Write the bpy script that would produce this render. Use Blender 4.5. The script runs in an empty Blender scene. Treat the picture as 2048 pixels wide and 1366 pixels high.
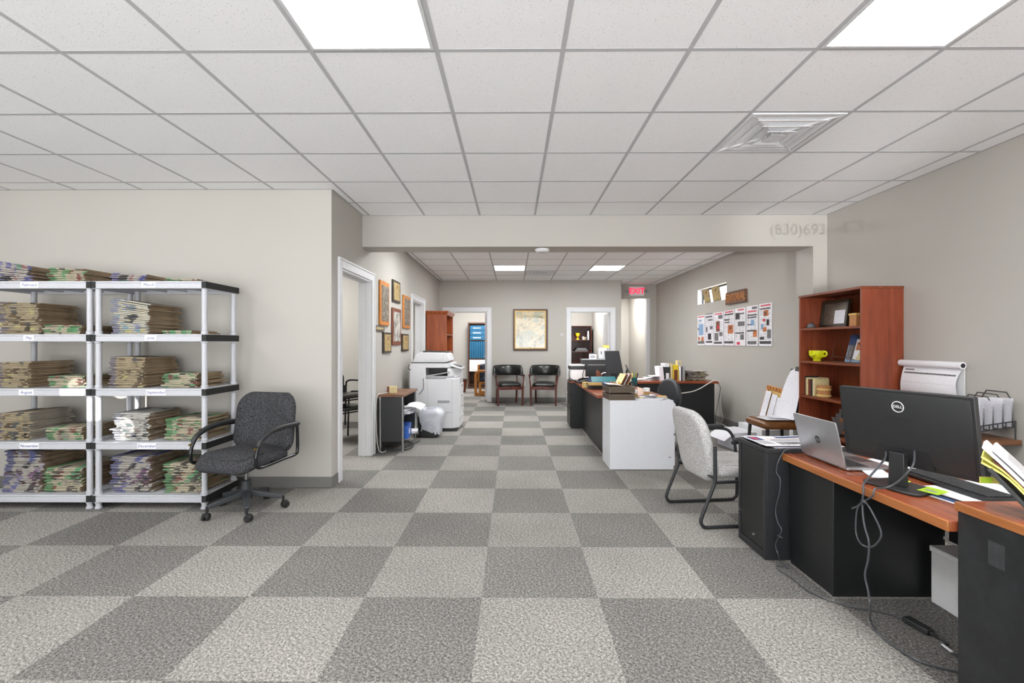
import bpy, math, random
from mathutils import Vector, Matrix, noise as mnoise
C = bpy.context.scene.collection
PI = math.pi
RND = random.Random(7)

# ------------------------------------------------------------------ camera numbers
F, YAW, EYE = 935.0, math.radians(0.4), 1.33
CEIL = 2.743
def ray(px, py):
    xr = (px - 1024 + 4.5) / F
    return Vector((xr * math.cos(YAW) - math.sin(YAW), xr * math.sin(YAW) + math.cos(YAW), (686 - py) / F))
def atY(px, py, Y): d = ray(px, py); return Vector((0, 0, EYE)) + d * (Y / d.y)
def atX(px, py, X): d = ray(px, py); return Vector((0, 0, EYE)) + d * (X / d.x)
def atZ(px, py, Z): d = ray(px, py); return Vector((0, 0, EYE)) + d * ((Z - EYE) / d.z)

# ------------------------------------------------------------------ mesh builder
class MB:
    def __init__(s): s.v = []; s.f = []; s.m = []
    def face(s, idx, mi=0): s.f.append(tuple(idx)); s.m.append(mi)
    def add(s, vs, fs, mi=0):
        b = len(s.v); s.v.extend(Vector(v) for v in vs)
        for f in fs: s.face([b + i for i in f], mi)
        return b
    def box(s, x0, x1, y0, y1, z0, z1, mi=0):
        vs = [(x, y, z) for z in (z0, z1) for y in (y0, y1) for x in (x0, x1)]
        s.add(vs, [(0,2,3,1),(4,5,7,6),(0,1,5,4),(2,6,7,3),(0,4,6,2),(1,3,7,5)], mi); return s
    def obox(s, c, sx, sy, sz, M=None, mi=0):
        b = len(s.v); s.box(-sx/2, sx/2, -sy/2, sy/2, -sz/2, sz/2, mi)
        M = M or Matrix.Identity(3); c = Vector(c)
        for i in range(b, len(s.v)): s.v[i] = M @ s.v[i] + c
        return s
    def bar(s, p, q, w, h, mi=0, up=(0,0,1)):
        p, q = Vector(p), Vector(q); d = (q - p); L = d.length; d = d / L
        u = Vector(up)
        if abs(u.dot(d)) > .99: u = Vector((0,1,0))
        a = d.cross(u).normalized(); u = a.cross(d)
        M = Matrix((a, d, u)).transposed()
        return s.obox((p + q) / 2, w, L, h, M, mi)
    def taper(s, p, q, w0, h0, w1, h1, mi=0, up=(0,0,1)):
        p, q = Vector(p), Vector(q); d = (q - p).normalized(); u = Vector(up)
        if abs(u.dot(d)) > .99: u = Vector((0,1,0))
        a = d.cross(u).normalized(); u = a.cross(d)
        vs = []
        for c, w, h in ((p, w0, h0), (q, w1, h1)):
            vs += [c - a*w/2 - u*h/2, c + a*w/2 - u*h/2, c + a*w/2 + u*h/2, c - a*w/2 + u*h/2]
        s.add(vs, [(3,2,1,0),(4,5,6,7),(0,1,5,4),(1,2,6,5),(2,3,7,6),(3,0,4,7)], mi); return s
    def loft(s, rings, mi=0, caps=True, closed=True):
        n = len(rings[0]); b = len(s.v)
        for r in rings: s.v.extend(Vector(p) for p in r)
        for i in range(len(rings) - 1):
            for j in range(n if closed else n - 1):
                k = (j + 1) % n
                s.face((b + i*n + j, b + i*n + k, b + (i+1)*n + k, b + (i+1)*n + j), mi)
        if caps and closed:
            s.face([b + j for j in reversed(range(n))], mi)
            s.face([b + (len(rings)-1)*n + j for j in range(n)], mi)
        return s
    def cyl(s, p, q, r0, r1=None, seg=16, mi=0):
        p, q = Vector(p), Vector(q); r1 = r0 if r1 is None else r1
        d = (q - p).normalized(); u = Vector((0,0,1)) if abs(d.z) < .9 else Vector((1,0,0))
        a = d.cross(u).normalized(); u = a.cross(d)
        R = lambda c, r: [c + (a*math.cos(t) + u*math.sin(t))*r for t in [-2*PI*i/seg for i in range(seg)]]
        return s.loft([R(p, r0), R(q, r1)], mi)
    def tube(s, pts, r, seg=8, mi=0, closed=False):
        pts = [Vector(p) for p in pts]; n = len(pts); rings = []; u = None
        for i in range(n):
            if closed: d = pts[(i+1) % n] - pts[i-1]
            else: d = pts[min(i+1, n-1)] - pts[max(i-1, 0)]
            d.normalize()
            if u is None:
                u = Vector((0,0,1)) if abs(d.z) < .9 else Vector((1,0,0))
            a = d.cross(u)
            if a.length < 1e-6: a = d.cross(Vector((0.3,1,0.2)))
            a.normalize(); u = a.cross(d)
            rr = r[i] if isinstance(r, (list, tuple)) else r
            rings.append([pts[i] + (a*math.cos(t) + u*math.sin(t))*rr for t in [-2*PI*k/seg for k in range(seg)]])
        if closed: rings.append(rings[0])
        return s.loft(rings, mi, caps=not closed)
    def lathe(s, prof, c=(0,0,0), seg=24, mi=0, caps=True):
        c = Vector(c)
        return s.loft([[c + Vector((r*math.cos(t), r*math.sin(t), z)) for t in [2*PI*i/seg for i in range(seg)]] for r, z in prof], mi, caps)
    def prism(s, poly, axis, a, b, mi=0):
        def P(u, v, w): return {'x': (w, u, v), 'y': (u, w, v), 'z': (u, v, w)}[axis]
        return s.loft([[P(u, v, a) for u, v in poly], [P(u, v, b) for u, v in poly]], mi)
    def grid(s, fn, nu, nv, mi=0):
        b = len(s.v)
        for i in range(nu + 1):
            for j in range(nv + 1): s.v.append(Vector(fn(i / nu, j / nv)))
        for i in range(nu):
            for j in range(nv):
                o = b + i*(nv+1) + j
                s.face((o, o + nv + 1, o + nv + 2, o + 1), mi)
        return s
    def pad(s, outline, t, dome=0.0, warp=None, edge=0.35, mi=0):
        """a cushion: outline in xy, thickness t in z (0..t), rounded edge, domed top, optionally warped"""
        cx = sum(p[0] for p in outline)/len(outline); cy = sum(p[1] for p in outline)/len(outline)
        e = edge * t; rings = []
        def R(inset, z):
            out = []
            for x, y in outline:
                dx, dy = x - cx, y - cy; L = math.hypot(dx, dy)
                k = max(0.0, (L - inset)/L); out.append(Vector((cx + dx*k, cy + dy*k, z)))
            return out
        def S(k, z): return [Vector((cx + (x-cx)*k, cy + (y-cy)*k, z)) for x, y in outline]
        for k in (.02, .5, .8): rings.append(S(k, 0))
        for i in range(6):
            a = -PI/2 + PI*i/5
            rings.append(R(e*(1 - math.cos(a)), t/2 + (t/2)*math.sin(a)))
        for k, h in ((.86, .3), (.7, .62), (.45, .88), (.2, .98), (.02, 1.0)): rings.append(S(k, t + dome*h))
        if warp: rings = [[warp(p) for p in r] for r in rings]
        return s.loft(rings, mi)
    def build(s, name, mats, parent=None, smooth=40, bevel=0, loc=None, rot=None, subsurf=0):
        me = bpy.data.meshes.new(name)
        me.from_pydata([tuple(v) for v in s.v], [], s.f)
        if not isinstance(mats, (list, tuple)): mats = [mats]
        for m in mats: me.materials.append(m)
        if len(mats) > 1: me.polygons.foreach_set('material_index', s.m)
        me.validate(); me.update()
        if smooth:
            me.polygons.foreach_set('use_smooth', [True]*len(me.polygons))
            me.set_sharp_from_angle(angle=math.radians(smooth))
        o = bpy.data.objects.new(name, me); C.objects.link(o)
        if parent: o.parent = parent
        if loc is not None: o.location = loc
        if rot is not None: o.rotation_euler = rot
        if bevel:
            b = o.modifiers.new('Bevel', 'BEVEL'); b.width = bevel; b.segments = 2; b.limit_method = 'ANGLE'; b.angle_limit = math.radians(50)
            b.harden_normals = False
        if subsurf:
            m = o.modifiers.new('Sub', 'SUBSURF'); m.levels = m.render_levels = subsurf
        return o

def rrect(w, h, r, seg=5, cx=0, cy=0):
    out = []
    for sx, sy, a0 in ((1,1,0), (-1,1,PI/2), (-1,-1,PI), (1,-1,3*PI/2)):
        for i in range(seg + 1):
            a = a0 + (PI/2)*i/seg
            out.append((cx + sx*(w/2 - r) + r*math.cos(a), cy + sy*(h/2 - r) + r*math.sin(a)))
    return out
def smooth_path(pts, n=8):
    pts = [Vector(p) for p in pts]; out = []
    for i in range(len(pts) - 1):
        p0 = pts[max(i-1,0)]; p1 = pts[i]; p2 = pts[i+1]; p3 = pts[min(i+2, len(pts)-1)]
        for k in range(n):
            t = k/n; t2 = t*t; t3 = t2*t
            out.append(.5*((2*p1) + (p2-p0)*t + (2*p0-5*p1+4*p2-p3)*t2 + (3*p1-p0-3*p2+p3)*t3))
    out.append(pts[-1]); return out
def thing(name, label, cat, loc=(0,0,0), rotz=0, group=None):
    o = bpy.data.objects.new(name, None); C.objects.link(o); o.empty_display_size = .1
    o.location = loc; o.rotation_euler = (0, 0, rotz); return tag(o, label, cat, group)
def tag(o, label, cat, group=None):
    o['label'] = label; o['category'] = cat
    if group: o['group'] = group
    return o
def struct(o): o['kind'] = 'structure'; return o
def plabel(o, label): o['label'] = label; return o
def dup(root, label, loc=None, rotz=None, group=None):
    r = root.copy(); C.objects.link(r); r['label'] = label
    if loc is not None: r.location = loc
    if rotz is not None: r.rotation_euler = (0, 0, rotz)
    if group: r['group'] = group
    for ch in list(root.children):
        c = ch.copy(); C.objects.link(c); c.parent = r
        for g in list(ch.children):
            d = g.copy(); C.objects.link(d); d.parent = c
    return r
def text_mesh(name, s, size, mat, parent=None, loc=(0,0,0), rot=(0,0,0), ext=.0006, shear=0, bold=0, sx=1.0):
    cu = bpy.data.curves.new('t', 'FONT'); cu.body = s; cu.size = size; cu.align_x = 'CENTER'; cu.align_y = 'CENTER'
    cu.extrude = ext; cu.shear = shear; cu.offset = bold; cu.resolution_u = 3
    t = bpy.data.objects.new('t', cu); C.objects.link(t)
    dg = bpy.context.evaluated_depsgraph_get(); dg.update()
    me = bpy.data.meshes.new_from_object(t.evaluated_get(dg)); me.name = name
    bpy.data.objects.remove(t); bpy.data.curves.remove(cu)
    me.materials.clear(); me.materials.append(mat)
    o = bpy.data.objects.new(name, me); C.objects.link(o)
    if parent: o.parent = parent
    o.location = loc; o.rotation_euler = rot; o.scale = (sx, 1, 1); return o

# ------------------------------------------------------------------ materials
def lin(c):
    f = lambda u: u/12.92 if u <= .04045 else ((u + .055)/1.055)**2.4
    return tuple(f(x/255) for x in c)
class NT:
    def __init__(s, name):
        s.mat = bpy.data.materials.new(name); s.mat.use_nodes = True
        s.t = s.mat.node_tree; s.t.nodes.clear()
        s.out = s.n('ShaderNodeOutputMaterial'); s.p = s.n('ShaderNodeBsdfPrincipled')
        s.l(s.p.outputs[0], s.out.inputs[0])
    def n(s, k, **kw):
        o = s.t.nodes.new(k)
        for a, b in kw.items(): setattr(o, a, b)
        return o
    def l(s, a, b): s.t.links.new(a, b)
    def coord(s, which='Object', scale=None):
        o = s.n('ShaderNodeTexCoord').outputs[which]
        if scale:
            m = s.n('ShaderNodeMapping'); m.inputs['Scale'].default_value = scale; s.l(o, m.inputs[0]); return m.outputs[0]
        return o
    def pos(s): return s.n('ShaderNodeNewGeometry').outputs['Position']
    def noise(s, vec, scale, detail=2, rough=.5):
        o = s.n('ShaderNodeTexNoise'); o.inputs['Scale'].default_value = scale; o.inputs['Detail'].default_value = detail
        o.inputs['Roughness'].default_value = rough
        if vec is not None: s.l(vec, o.inputs['Vector'])
        return o.outputs['Fac']
    def ramp(s, fac, stops, interp='LINEAR'):
        o = s.n('ShaderNodeValToRGB'); o.color_ramp.interpolation = interp; e = o.color_ramp.elements
        while len(e) < len(stops): e.new(.5)
        for i, (p, c) in enumerate(stops): e[i].position = p; e[i].color = (*c, 1)
        s.l(fac, o.inputs[0]); return o.outputs[0]
    def mix(s, fac, a, b, blend='MIX'):
        o = s.n('ShaderNodeMix', data_type='RGBA', blend_type=blend)
        for v, i in ((fac, 0), (a, 6), (b, 7)):
            if hasattr(v, 'links'): s.l(v, o.inputs[i])
            else: o.inputs[i].default_value = v if i == 0 else (*v, 1)
        return o.outputs[2]
    def math(s, op, a, b=0.0, c=None):
        o = s.n('ShaderNodeMath', operation=op)
        for i, v in enumerate((a, b) if c is None else (a, b, c)):
            if hasattr(v, 'links'): s.l(v, o.inputs[i])
            else: o.inputs[i].default_value = v
        return o.outputs[0]
    def sep(s, v): o = s.n('ShaderNodeSeparateXYZ'); s.l(v, o.inputs[0]); return o.outputs
    def comb(s, x, y, z):
        o = s.n('ShaderNodeCombineXYZ')
        for i, v in enumerate((x, y, z)):
            if hasattr(v, 'links'): s.l(v, o.inputs[i])
            else: o.inputs[i].default_value = v
        return o.outputs[0]
    def bump(s, h, strength=.3, dist=.002):
        o = s.n('ShaderNodeBump'); o.inputs['Strength'].default_value = strength; o.inputs['Distance'].default_value = dist
        s.l(h, o.inputs['Height']); s.l(o.outputs[0], s.p.inputs['Normal'])
    def set(s, col=None, rough=.5, metal=0, spec=.5):
        if col is not None:
            if hasattr(col, 'links'): s.l(col, s.p.inputs['Base Color'])
            else: s.p.inputs['Base Color'].default_value = (*col, 1)
        s.p.inputs['Roughness'].default_value = rough; s.p.inputs['Metallic'].default_value = metal
        s.p.inputs['Specular IOR Level'].default_value = spec
        return s.mat
def plain(name, rgb, rough=.5, metal=0, spec=.5, vary=.06, scale=30, bump=0):
    t = NT(name); c = lin(rgb); n = t.noise(t.coord(), scale, 3)
    col = t.ramp(n, [(.3, tuple(x*(1-vary) for x in c)), (.7, tuple(min(1, x*(1+vary)) for x in c))])
    if bump: t.bump(n, bump)
    return t.set(col, rough, metal, spec)
def wood(name, dark, mid, light, axis='x', rough=.35, scale=1.0, spec=.5):
    t = NT(name); sc = {'x': (1.2, 14, 14), 'y': (14, 1.2, 14), 'z': (14, 14, 1.2)}[axis]
    v = t.coord('Object', tuple(q*scale for q in sc))
    n1 = t.noise(v, 1.6, 4, .6); n2 = t.noise(t.coord('Object', tuple(q*scale*5 for q in sc)), 2.0, 2)
    f = t.math('ADD', t.math('MULTIPLY', n1, .8), t.math('MULTIPLY', n2, .2))
    col = t.ramp(f, [(.32, lin(dark)), (.5, lin(mid)), (.68, lin(light))])
    return t.set(col, rough, 0, spec)
def speckle(name, a, b, scale=160, rough=.95, thr=.5, bump=.4, w=.08):
    t = NT(name); n = t.noise(t.coord(), scale, 2, .6)
    t.bump(n, bump, .003)
    return t.set(t.ramp(n, [(thr-w, lin(a)), (thr+w, lin(b))]), rough, 0, .15)
def emit(name, rgb, strength):
    t = NT(name); t.p.inputs['Base Color'].default_value = (*rgb, 1)
    t.p.inputs['Emission Color'].default_value = (*rgb, 1); t.p.inputs['Emission Strength'].default_value = strength
    return t.mat

M = {}
# wall paint
t = NT('wall_paint'); n = t.noise(t.pos(), 220, 2); t.bump(n, .08, .001)
M['wall'] = t.set(t.ramp(t.noise(t.pos(), .7, 2), [(.3, lin((177,173,166))), (.7, lin((181,177,170)))]), .75, 0, .25)
M['trim'] = plain('white_trim', (214,214,216), .4, vary=.02)
M['base'] = plain('rubber_baseboard', (112,110,106), .5, vary=.05)
# ceiling tile
t = NT('ceiling_tile'); v = t.pos()
vo = t.n('ShaderNodeTexVoronoi'); vo.inputs['Scale'].default_value = 75; t.l(v, vo.inputs['Vector'])
pit = t.math('LESS_THAN', t.math('ADD', vo.outputs['Distance'], t.math('MULTIPLY', t.noise(v, 40, 2), .25)), .25)
n = t.noise(v, 160, 3)
col = t.ramp(n, [(.25, lin((240,240,241))), (.75, lin((250,250,251)))])
col = t.mix(t.math('MULTIPLY', pit, .6), col, lin((120,120,120)))
t.bump(t.math('SUBTRACT', n, pit), .3, .002)
M['ceil'] = t.set(col, .95, 0, .1)
M['grid'] = plain('ceiling_grid_paint', (188,188,190), .95, spec=.02, vary=.02)
# carpet tiles
t = NT('carpet_tiles'); v = t.pos()
TX, TY, TS = -.164, 2.441, .6096
s3 = t.sep(v)
fx = t.math('FLOOR', t.math('DIVIDE', t.math('SUBTRACT', s3[0], TX), TS)); fy = t.math('FLOOR', t.math('DIVIDE', t.math('SUBTRACT', s3[1], TY), TS))
par = t.math('MODULO', t.math('ADD', t.math('ADD', fx, fy), 200), 2)
wn = t.n('ShaderNodeTexWhiteNoise', noise_dimensions='2D'); t.l(t.comb(fx, fy, 0), wn.inputs['Vector'])
mp = t.n('ShaderNodeMapping'); t.l(v, mp.inputs[0]); mp.inputs['Rotation'].default_value = (0, 0, .6)
fib = t.noise(mp.outputs[0], 85, 3, .7); fib2 = t.noise(v, 230, 2, .7)
fb = t.math('ADD', t.math('MULTIPLY', fib, .55), t.math('MULTIPLY', fib2, .45))
dk = t.ramp(fb, [(.37, lin((58,57,56))), (.5, lin((118,117,115))), (.63, lin((176,174,172)))])
lt = t.ramp(fb, [(.37, lin((76,75,73))), (.5, lin((144,142,139))), (.63, lin((204,201,198)))])
col = t.mix(par, dk, lt)
hv = t.math('ADD', .83, t.math('MULTIPLY', wn.outputs[0], .14))
col = t.mix(1.0, col, t.comb(hv, t.math('MULTIPLY', hv, .975), t.math('MULTIPLY', hv, .945)), 'MULTIPLY')
wear = t.ramp(t.noise(v, 1.3, 4, .6), [(.35, (.9,.9,.9)), (.65, (1.06,1.06,1.05))])
col = t.mix(1.0, col, wear, 'MULTIPLY')
t.bump(fb, .5, .004)
M['carpet'] = t.set(col, .97, 0, .08)

M['black'] = plain('black_laminate', (27,28,29), .38, vary=.12, scale=14)
M['blackmetal'] = plain('black_metal', (38,39,41), .45, vary=.08)
M['blackgloss'] = plain('black_gloss', (22,22,23), .16)
M['blackplast'] = plain('black_plastic', (40,41,42), .42)
M['darkplast'] = plain('charcoal_plastic', (56,58,61), .48)
M['rubber'] = plain('black_rubber', (30,30,30), .7)
M['chrome'] = plain('chrome', (215,216,220), .12, 1.0, vary=.01)
M['silver'] = plain('silver_shell', (178,179,182), .33, .75, vary=.02)
M['steel'] = plain('brushed_steel', (150,150,152), .35, 1.0)
M['brass'] = plain('brass', (190,160,70), .3, 1.0)
M['white'] = plain('white_laminate', (214,215,219), .35, vary=.015)
M['whiteplast'] = plain('white_plastic', (226,226,226), .4, vary=.02)
M['shelfplast'] = plain('shelf_plastic', (182,183,188), .45, vary=.025)
M['copier'] = plain('copier_plastic', (210,210,212), .4, vary=.02)
M['copiergrey'] = plain('copier_grey', (150,151,153), .45)
M['paper'] = plain('white_paper', (233,232,236), .8, vary=.03, scale=60)
t = NT('written_paper'); v = t.coord()
ln = t.math('GREATER_THAN', t.noise(t.coord('Object', (70, 170, 230)), 1.0, 2, .6), .615)
M['written'] = t.set(t.mix(t.math('MULTIPLY', ln, .55), lin((230,229,234)), lin((150,154,172))), .8, 0, .2)
M['yellowpaper'] = plain('yellow_paper', (232,226,120), .75, vary=.04)
M['greennote'] = plain('lime_note', (196,236,62), .7, vary=.04)
M['cherry'] = wood('cherry_laminate', (96,44,22), (128,62,32), (146,76,42), 'z', .42)
M['cherryx'] = wood('cherry_laminate_flat', (92,42,22), (122,60,32), (140,74,42), 'x', .42)
M['cherryside'] = wood('cherry_laminate_side', (108,48,28), (134,64,40), (150,78,52), 'z', .38, .6)
M['redwood'] = wood('auburn_wood', (126,56,18), (150,72,26), (168,88,38), 'z', .3)
M['deskwood'] = wood('desk_cherry_top', (128,62,36), (152,78,48), (172,96,62), 'y', .2)
M['deskedge'] = wood('desk_oak_edge', (142,82,40), (164,100,52), (182,118,66), 'y', .4)
M['deskwoodx'] = wood('desk_cherry_top_across', (118,54,30), (146,72,42), (166,88,54), 'x', .26)
M['walnut'] = wood('walnut_table', (92,58,36), (118,78,52), (140,98,66), 'x', .35)
M['darkwood'] = wood('dark_walnut', (58,34,24), (76,46,32), (92,58,42), 'x', .4)
M['mahog'] = wood('mahogany', (58,26,22), (80,38,30), (100,50,40), 'z', .22)
M['oak'] = wood('honey_oak', (168,106,44), (190,124,56), (206,144,76), 'z', .35)
M['plaque'] = wood('plaque_oak', (166,98,34), (190,118,46), (206,138,64), 'z', .3)
M['leather'] = plain('black_leather', (26,28,27), .3, spec=.6, vary=.2, scale=60, bump=.1)
M['brownleather'] = plain('brown_vinyl', (112,70,34), .36, vary=.12, scale=20)
M['greyfabric'] = speckle('charcoal_tweed', (34,34,36), (88,88,91), 190, thr=.52)
M['lightfabric'] = speckle('pale_tweed', (104,102,100), (204,202,200), 230, thr=.45, w=.09)
M['yellow'] = plain('yellow_glaze', (226,230,36), .2)
M['yellowfile'] = plain('yellow_plastic', (228,200,30), .4)
M['teal'] = plain('teal_plastic', (24,104,112), .35)
M['tan'] = plain('tan_card', (206,170,104), .7)
M['basket'] = plain('basket_wood', (178,122,72), .6, vary=.25, scale=80)
M['mesh'] = plain('bronze_mesh', (92,80,68), .45, .5, vary=.3, scale=200)
M['navy'] = plain('navy_cloth', (58,66,86), .9)
M['bluebook'] = plain('blue_binding', (22,92,128), .5, vary=.08)
M['redbook'] = plain('red_binding', (112,24,28), .5)
M['creambook'] = plain('cream_binding', (216,200,150), .6, vary=.15, scale=60)
M['brownbook'] = plain('brown_binding', (110,56,34), .5)
M['darkbook'] = plain('dark_binding', (36,38,42), .5)
M['orange'] = plain('orange_pencil', (226,166,52), .5)
M['bag'] = plain('bin_liner', (206,209,216), .3, vary=.1, scale=12, bump=.3)
M['bluepack'] = plain('blue_paper_ream', (42,98,188), .5, vary=.1)
M['cablegrey'] = plain('grey_cable', (88,90,94), .35)
M['cabledark'] = plain('dark_cable', (52,53,56), .45)
M['cablewhite'] = plain('white_cable', (214,212,206), .5)
M['ink'] = plain('blue_ink', (40,48,120), .6)
M['blackink'] = plain('black_ink', (28,28,30), .6)
M['redink'] = plain('red_ink', (206,40,62), .6)
M['blueprint'] = plain('blue_print', (130,162,198), .6, vary=.35, scale=60)
M['orangeprint'] = plain('orange_print', (186,112,66), .6, vary=.7, scale=90)
M['greyprint'] = plain('grey_print', (104,102,104), .6, vary=.75, scale=110)
M['textprint'] = plain('text_print', (176,174,176), .7, vary=.15, scale=120)
M['navyprint'] = plain('navy_print', (52,76,122), .6, vary=.15)
M['greenprint'] = plain('green_print', (60,140,92), .6)
M['gold'] = plain('gold_plate', (182,150,86), .35, .6, vary=.1)
M['bronze'] = plain('bronze_plate', (112,104,92), .4, .5, vary=.2, scale=40)
M['darkframe'] = plain('dark_frame', (48,40,26), .35)
M['led'] = emit('light_diffuser', (.965, .985, 1.0), 14.5)
M['sleeve'] = plain('tan_sleeve', (176,138,84), .7)
M['ledback'] = emit('light_diffuser_far', (.965, .985, 1.0), 19.0)
M['exitred'] = emit('exit_red', (1.0, .015, .06), .75)
M['daylight'] = emit('daylit_window', (1.0, 1.0, 1.0), 2.2)
# glass over pictures
t = NT('picture_glass'); gl = t.n('ShaderNodeBsdfGlossy'); gl.inputs['Roughness'].default_value = .02; tr = t.n('ShaderNodeBsdfTransparent')
mx = t.n('ShaderNodeMixShader'); fr_ = t.n('ShaderNodeFresnel'); fr_.inputs[0].default_value = 1.45
t.l(fr_.outputs[0], mx.inputs[0]); t.l(tr.outputs[0], mx.inputs[1]); t.l(gl.outputs[0], mx.inputs[2]); t.l(mx.outputs[0], t.out.inputs[0]); M['glass'] = t.mat
# old map
t = NT('old_map'); v = t.coord()
n1 = t.noise(v, 6, 5, .65); n2 = t.noise(v, 38, 3, .7); n3 = t.noise(v, 3.1, 2)
col = t.ramp(n1, [(.36, lin((150,140,104))), (.47, lin((216,198,156))), (.6, lin((228,212,172)))])
col = t.mix(t.math('MULTIPLY', t.math('GREATER_THAN', n3, .54), .5), col, lin((140,160,150)))
col = t.mix(t.math('MULTIPLY', t.math('GREATER_THAN', n2, .62), .6), col, lin((84,74,56)))
M['map'] = t.set(col, .12, 0, .6)
# etched plaque picture
t = NT('plaque_print'); v = t.coord()
M['etch'] = t.set(t.ramp(t.noise(v, 26, 4, .7), [(.4, lin((70,66,60))), (.52, lin((132,124,112))), (.66, lin((160,152,140)))]), .4, .2)
t = NT('award_print'); v = t.coord()
M['award'] = t.set(t.ramp(t.noise(v, 34, 3, .7), [(.38, lin((112,92,52))), (.5, lin((184,158,104))), (.7, lin((196,172,120)))]), .35, .2)
# newsprint : paper edge and printed faces, by palette
def newsedge(name, a, b):
    t = NT(name); n = t.noise(t.coord('Object', (6, 6, 420)), 1.0, 3, .6)
    t.bump(n, .6, .003)
    return t.set(t.ramp(n, [(.34, lin(a)), (.5, lin(b)), (.7, tuple(min(1, x*1.25) for x in lin(b)))]), .9, 0, .1)
M['edge'] = newsedge('newsprint_edge', (74,60,48), (146,126,102))
M['edgegrey'] = newsedge('newsprint_edge_grey', (72,68,62), (160,152,140))
def newsprint(name, paper, band, pics, picfac=.36):
    t = NT(name); v = t.coord(); rnd = t.n('ShaderNodeObjectInfo').outputs['Random']
    s = t.sep(v); x = s[0]
    cell = t.math('FLOOR', t.math('ADD', t.math('MULTIPLY', x, 21), t.math('MULTIPLY', rnd, .4)))
    celly = t.math('FLOOR', t.math('MULTIPLY', s[1], 12))
    grp = t.math('FLOOR', t.math('ADD', t.math('MULTIPLY', t.sep(t.pos())[2], 21), t.math('MULTIPLY', rnd, .8)))
    w = t.n('ShaderNodeTexWhiteNoise', noise_dimensions='3D'); t.l(t.comb(cell, celly, grp), w.inputs['Vector'])
    st = [(i/len(pics)*picfac, lin(p)) for i, p in enumerate(pics)] + [(picfac, lin(paper))]
    col = t.ramp(w.outputs[0], st, 'CONSTANT')
    isb = t.math('MULTIPLY', t.math('LESS_THAN', x, -.09), t.math('GREATER_THAN', rnd, .18))
    col = t.mix(t.math('MULTIPLY', isb, .85), col, lin(band))
    n = t.noise(t.coord('Object', (90, 160, 260)), 1.0, 2, .7)
    col = t.mix(t.math('MULTIPLY', t.math('GREATER_THAN', n, .56), .45), col, tuple(q*.45 for q in lin(paper)))
    col = t.mix(t.math('MULTIPLY', t.noise(v, 22, 3), .28), col, lin(paper)); t.bump(t.noise(t.coord('Object', (8, 8, 420)), 1.0, 2), .5, .002)
    col = t.mix(1.0, col, (.80, .80, .80), 'MULTIPLY')
    return t.set(col, .85, 0, .15)
NP = {
 'green': newsprint('news_green', (186,176,154), (40,128,76), [(52,138,84),(38,40,44),(84,160,112),(150,146,136),(44,52,60),(118,44,50)], .46),
 'blue': newsprint('news_blue', (178,172,164), (62,70,126), [(74,84,150),(42,40,52),(112,70,110),(70,34,48),(164,158,160),(150,140,170)], .46),
 'tan': newsprint('news_tan', (172,158,132), (110,106,130), [(40,38,40),(92,76,64),(188,180,130),(70,78,88),(150,140,120),(110,90,70)], .44),
 'sky': newsprint('news_sky', (194,188,172), (110,116,152), [(112,164,186),(44,48,60),(210,198,120),(146,150,180),(120,130,140),(190,190,180)], .44),
 'grey': newsprint('news_grey', (200,197,190), (150,152,162), [(46,48,52),(70,92,96),(120,120,124),(54,60,70),(180,178,172),(160,150,140)], .40),
 'violet': newsprint('news_violet', (182,174,168), (104,100,152), [(110,106,156),(150,52,44),(44,42,46),(46,120,92),(60,66,140),(170,160,160)], .5),
}

# ------------------------------------------------------------------ the setting
LW, RW, NW, BW = -1.67, 3.46, 4.29, 10.57    # left wall x, right wall x, near (shelf) wall y, back wall y
struct(MB().box(-6.2, 3.7, -2.75, 14.12, -.1, 0).build('floor', M['carpet'], smooth=0))
ceil = struct(MB().box(-6.2, 3.7, -2.75, 14.12, CEIL, CEIL+.1).build('ceiling', M['ceil'], smooth=0))
def gridbars(x0, x1, y0, y1, gx, gy, skipx=None):
    m = MB(); T = .6096; w = .0115; z0, z1 = CEIL - .0018, CEIL + .001
    k = math.ceil((x0 - gx)/T)
    while gx + k*T < x1: m.box(gx+k*T-w, gx+k*T+w, y0, y1, z0, z1); k += 1
    k = math.ceil((y0 - gy)/T)
    while gy + k*T < y1: m.box(x0, x1, gy+k*T-w, gy+k*T+w, z0+.0006, z1); k += 1
    return m
GX, GY1, GY2 = .241, 2.256, 7.9
g = gridbars(-6.2, LW, -2.6, NW, GX, GY1, False); g2 = gridbars(LW, RW, -2.6, 5.173, GX, GY1, False); g3 = gridbars(LW, RW, 5.48, BW, GX, GY2, False)
g4 = gridbars(2.44, RW, BW, 11.3, GX, GY2, False)
e_ = MB(); a_ = .018; z0_, z1_ = CEIL-.0014, CEIL+.001
for q in ((-6.2, LW, NW-a_, NW), (LW, LW+a_, NW, 5.173-a_), (LW, RW, 5.173-a_, 5.173), (RW-a_, RW, -2.6, 5.173-a_), (LW, LW+a_, 5.48, BW-a_), (RW-a_, RW, 5.48, 11.3), (LW, 2.44, BW-a_, BW)): e_.box(*q, z0_, z1_)
for q in (g2, g3, g4, e_): g.add(q.v, q.f)
struct(g.build('trim_1', M['grid'], smooth=0))

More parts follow.
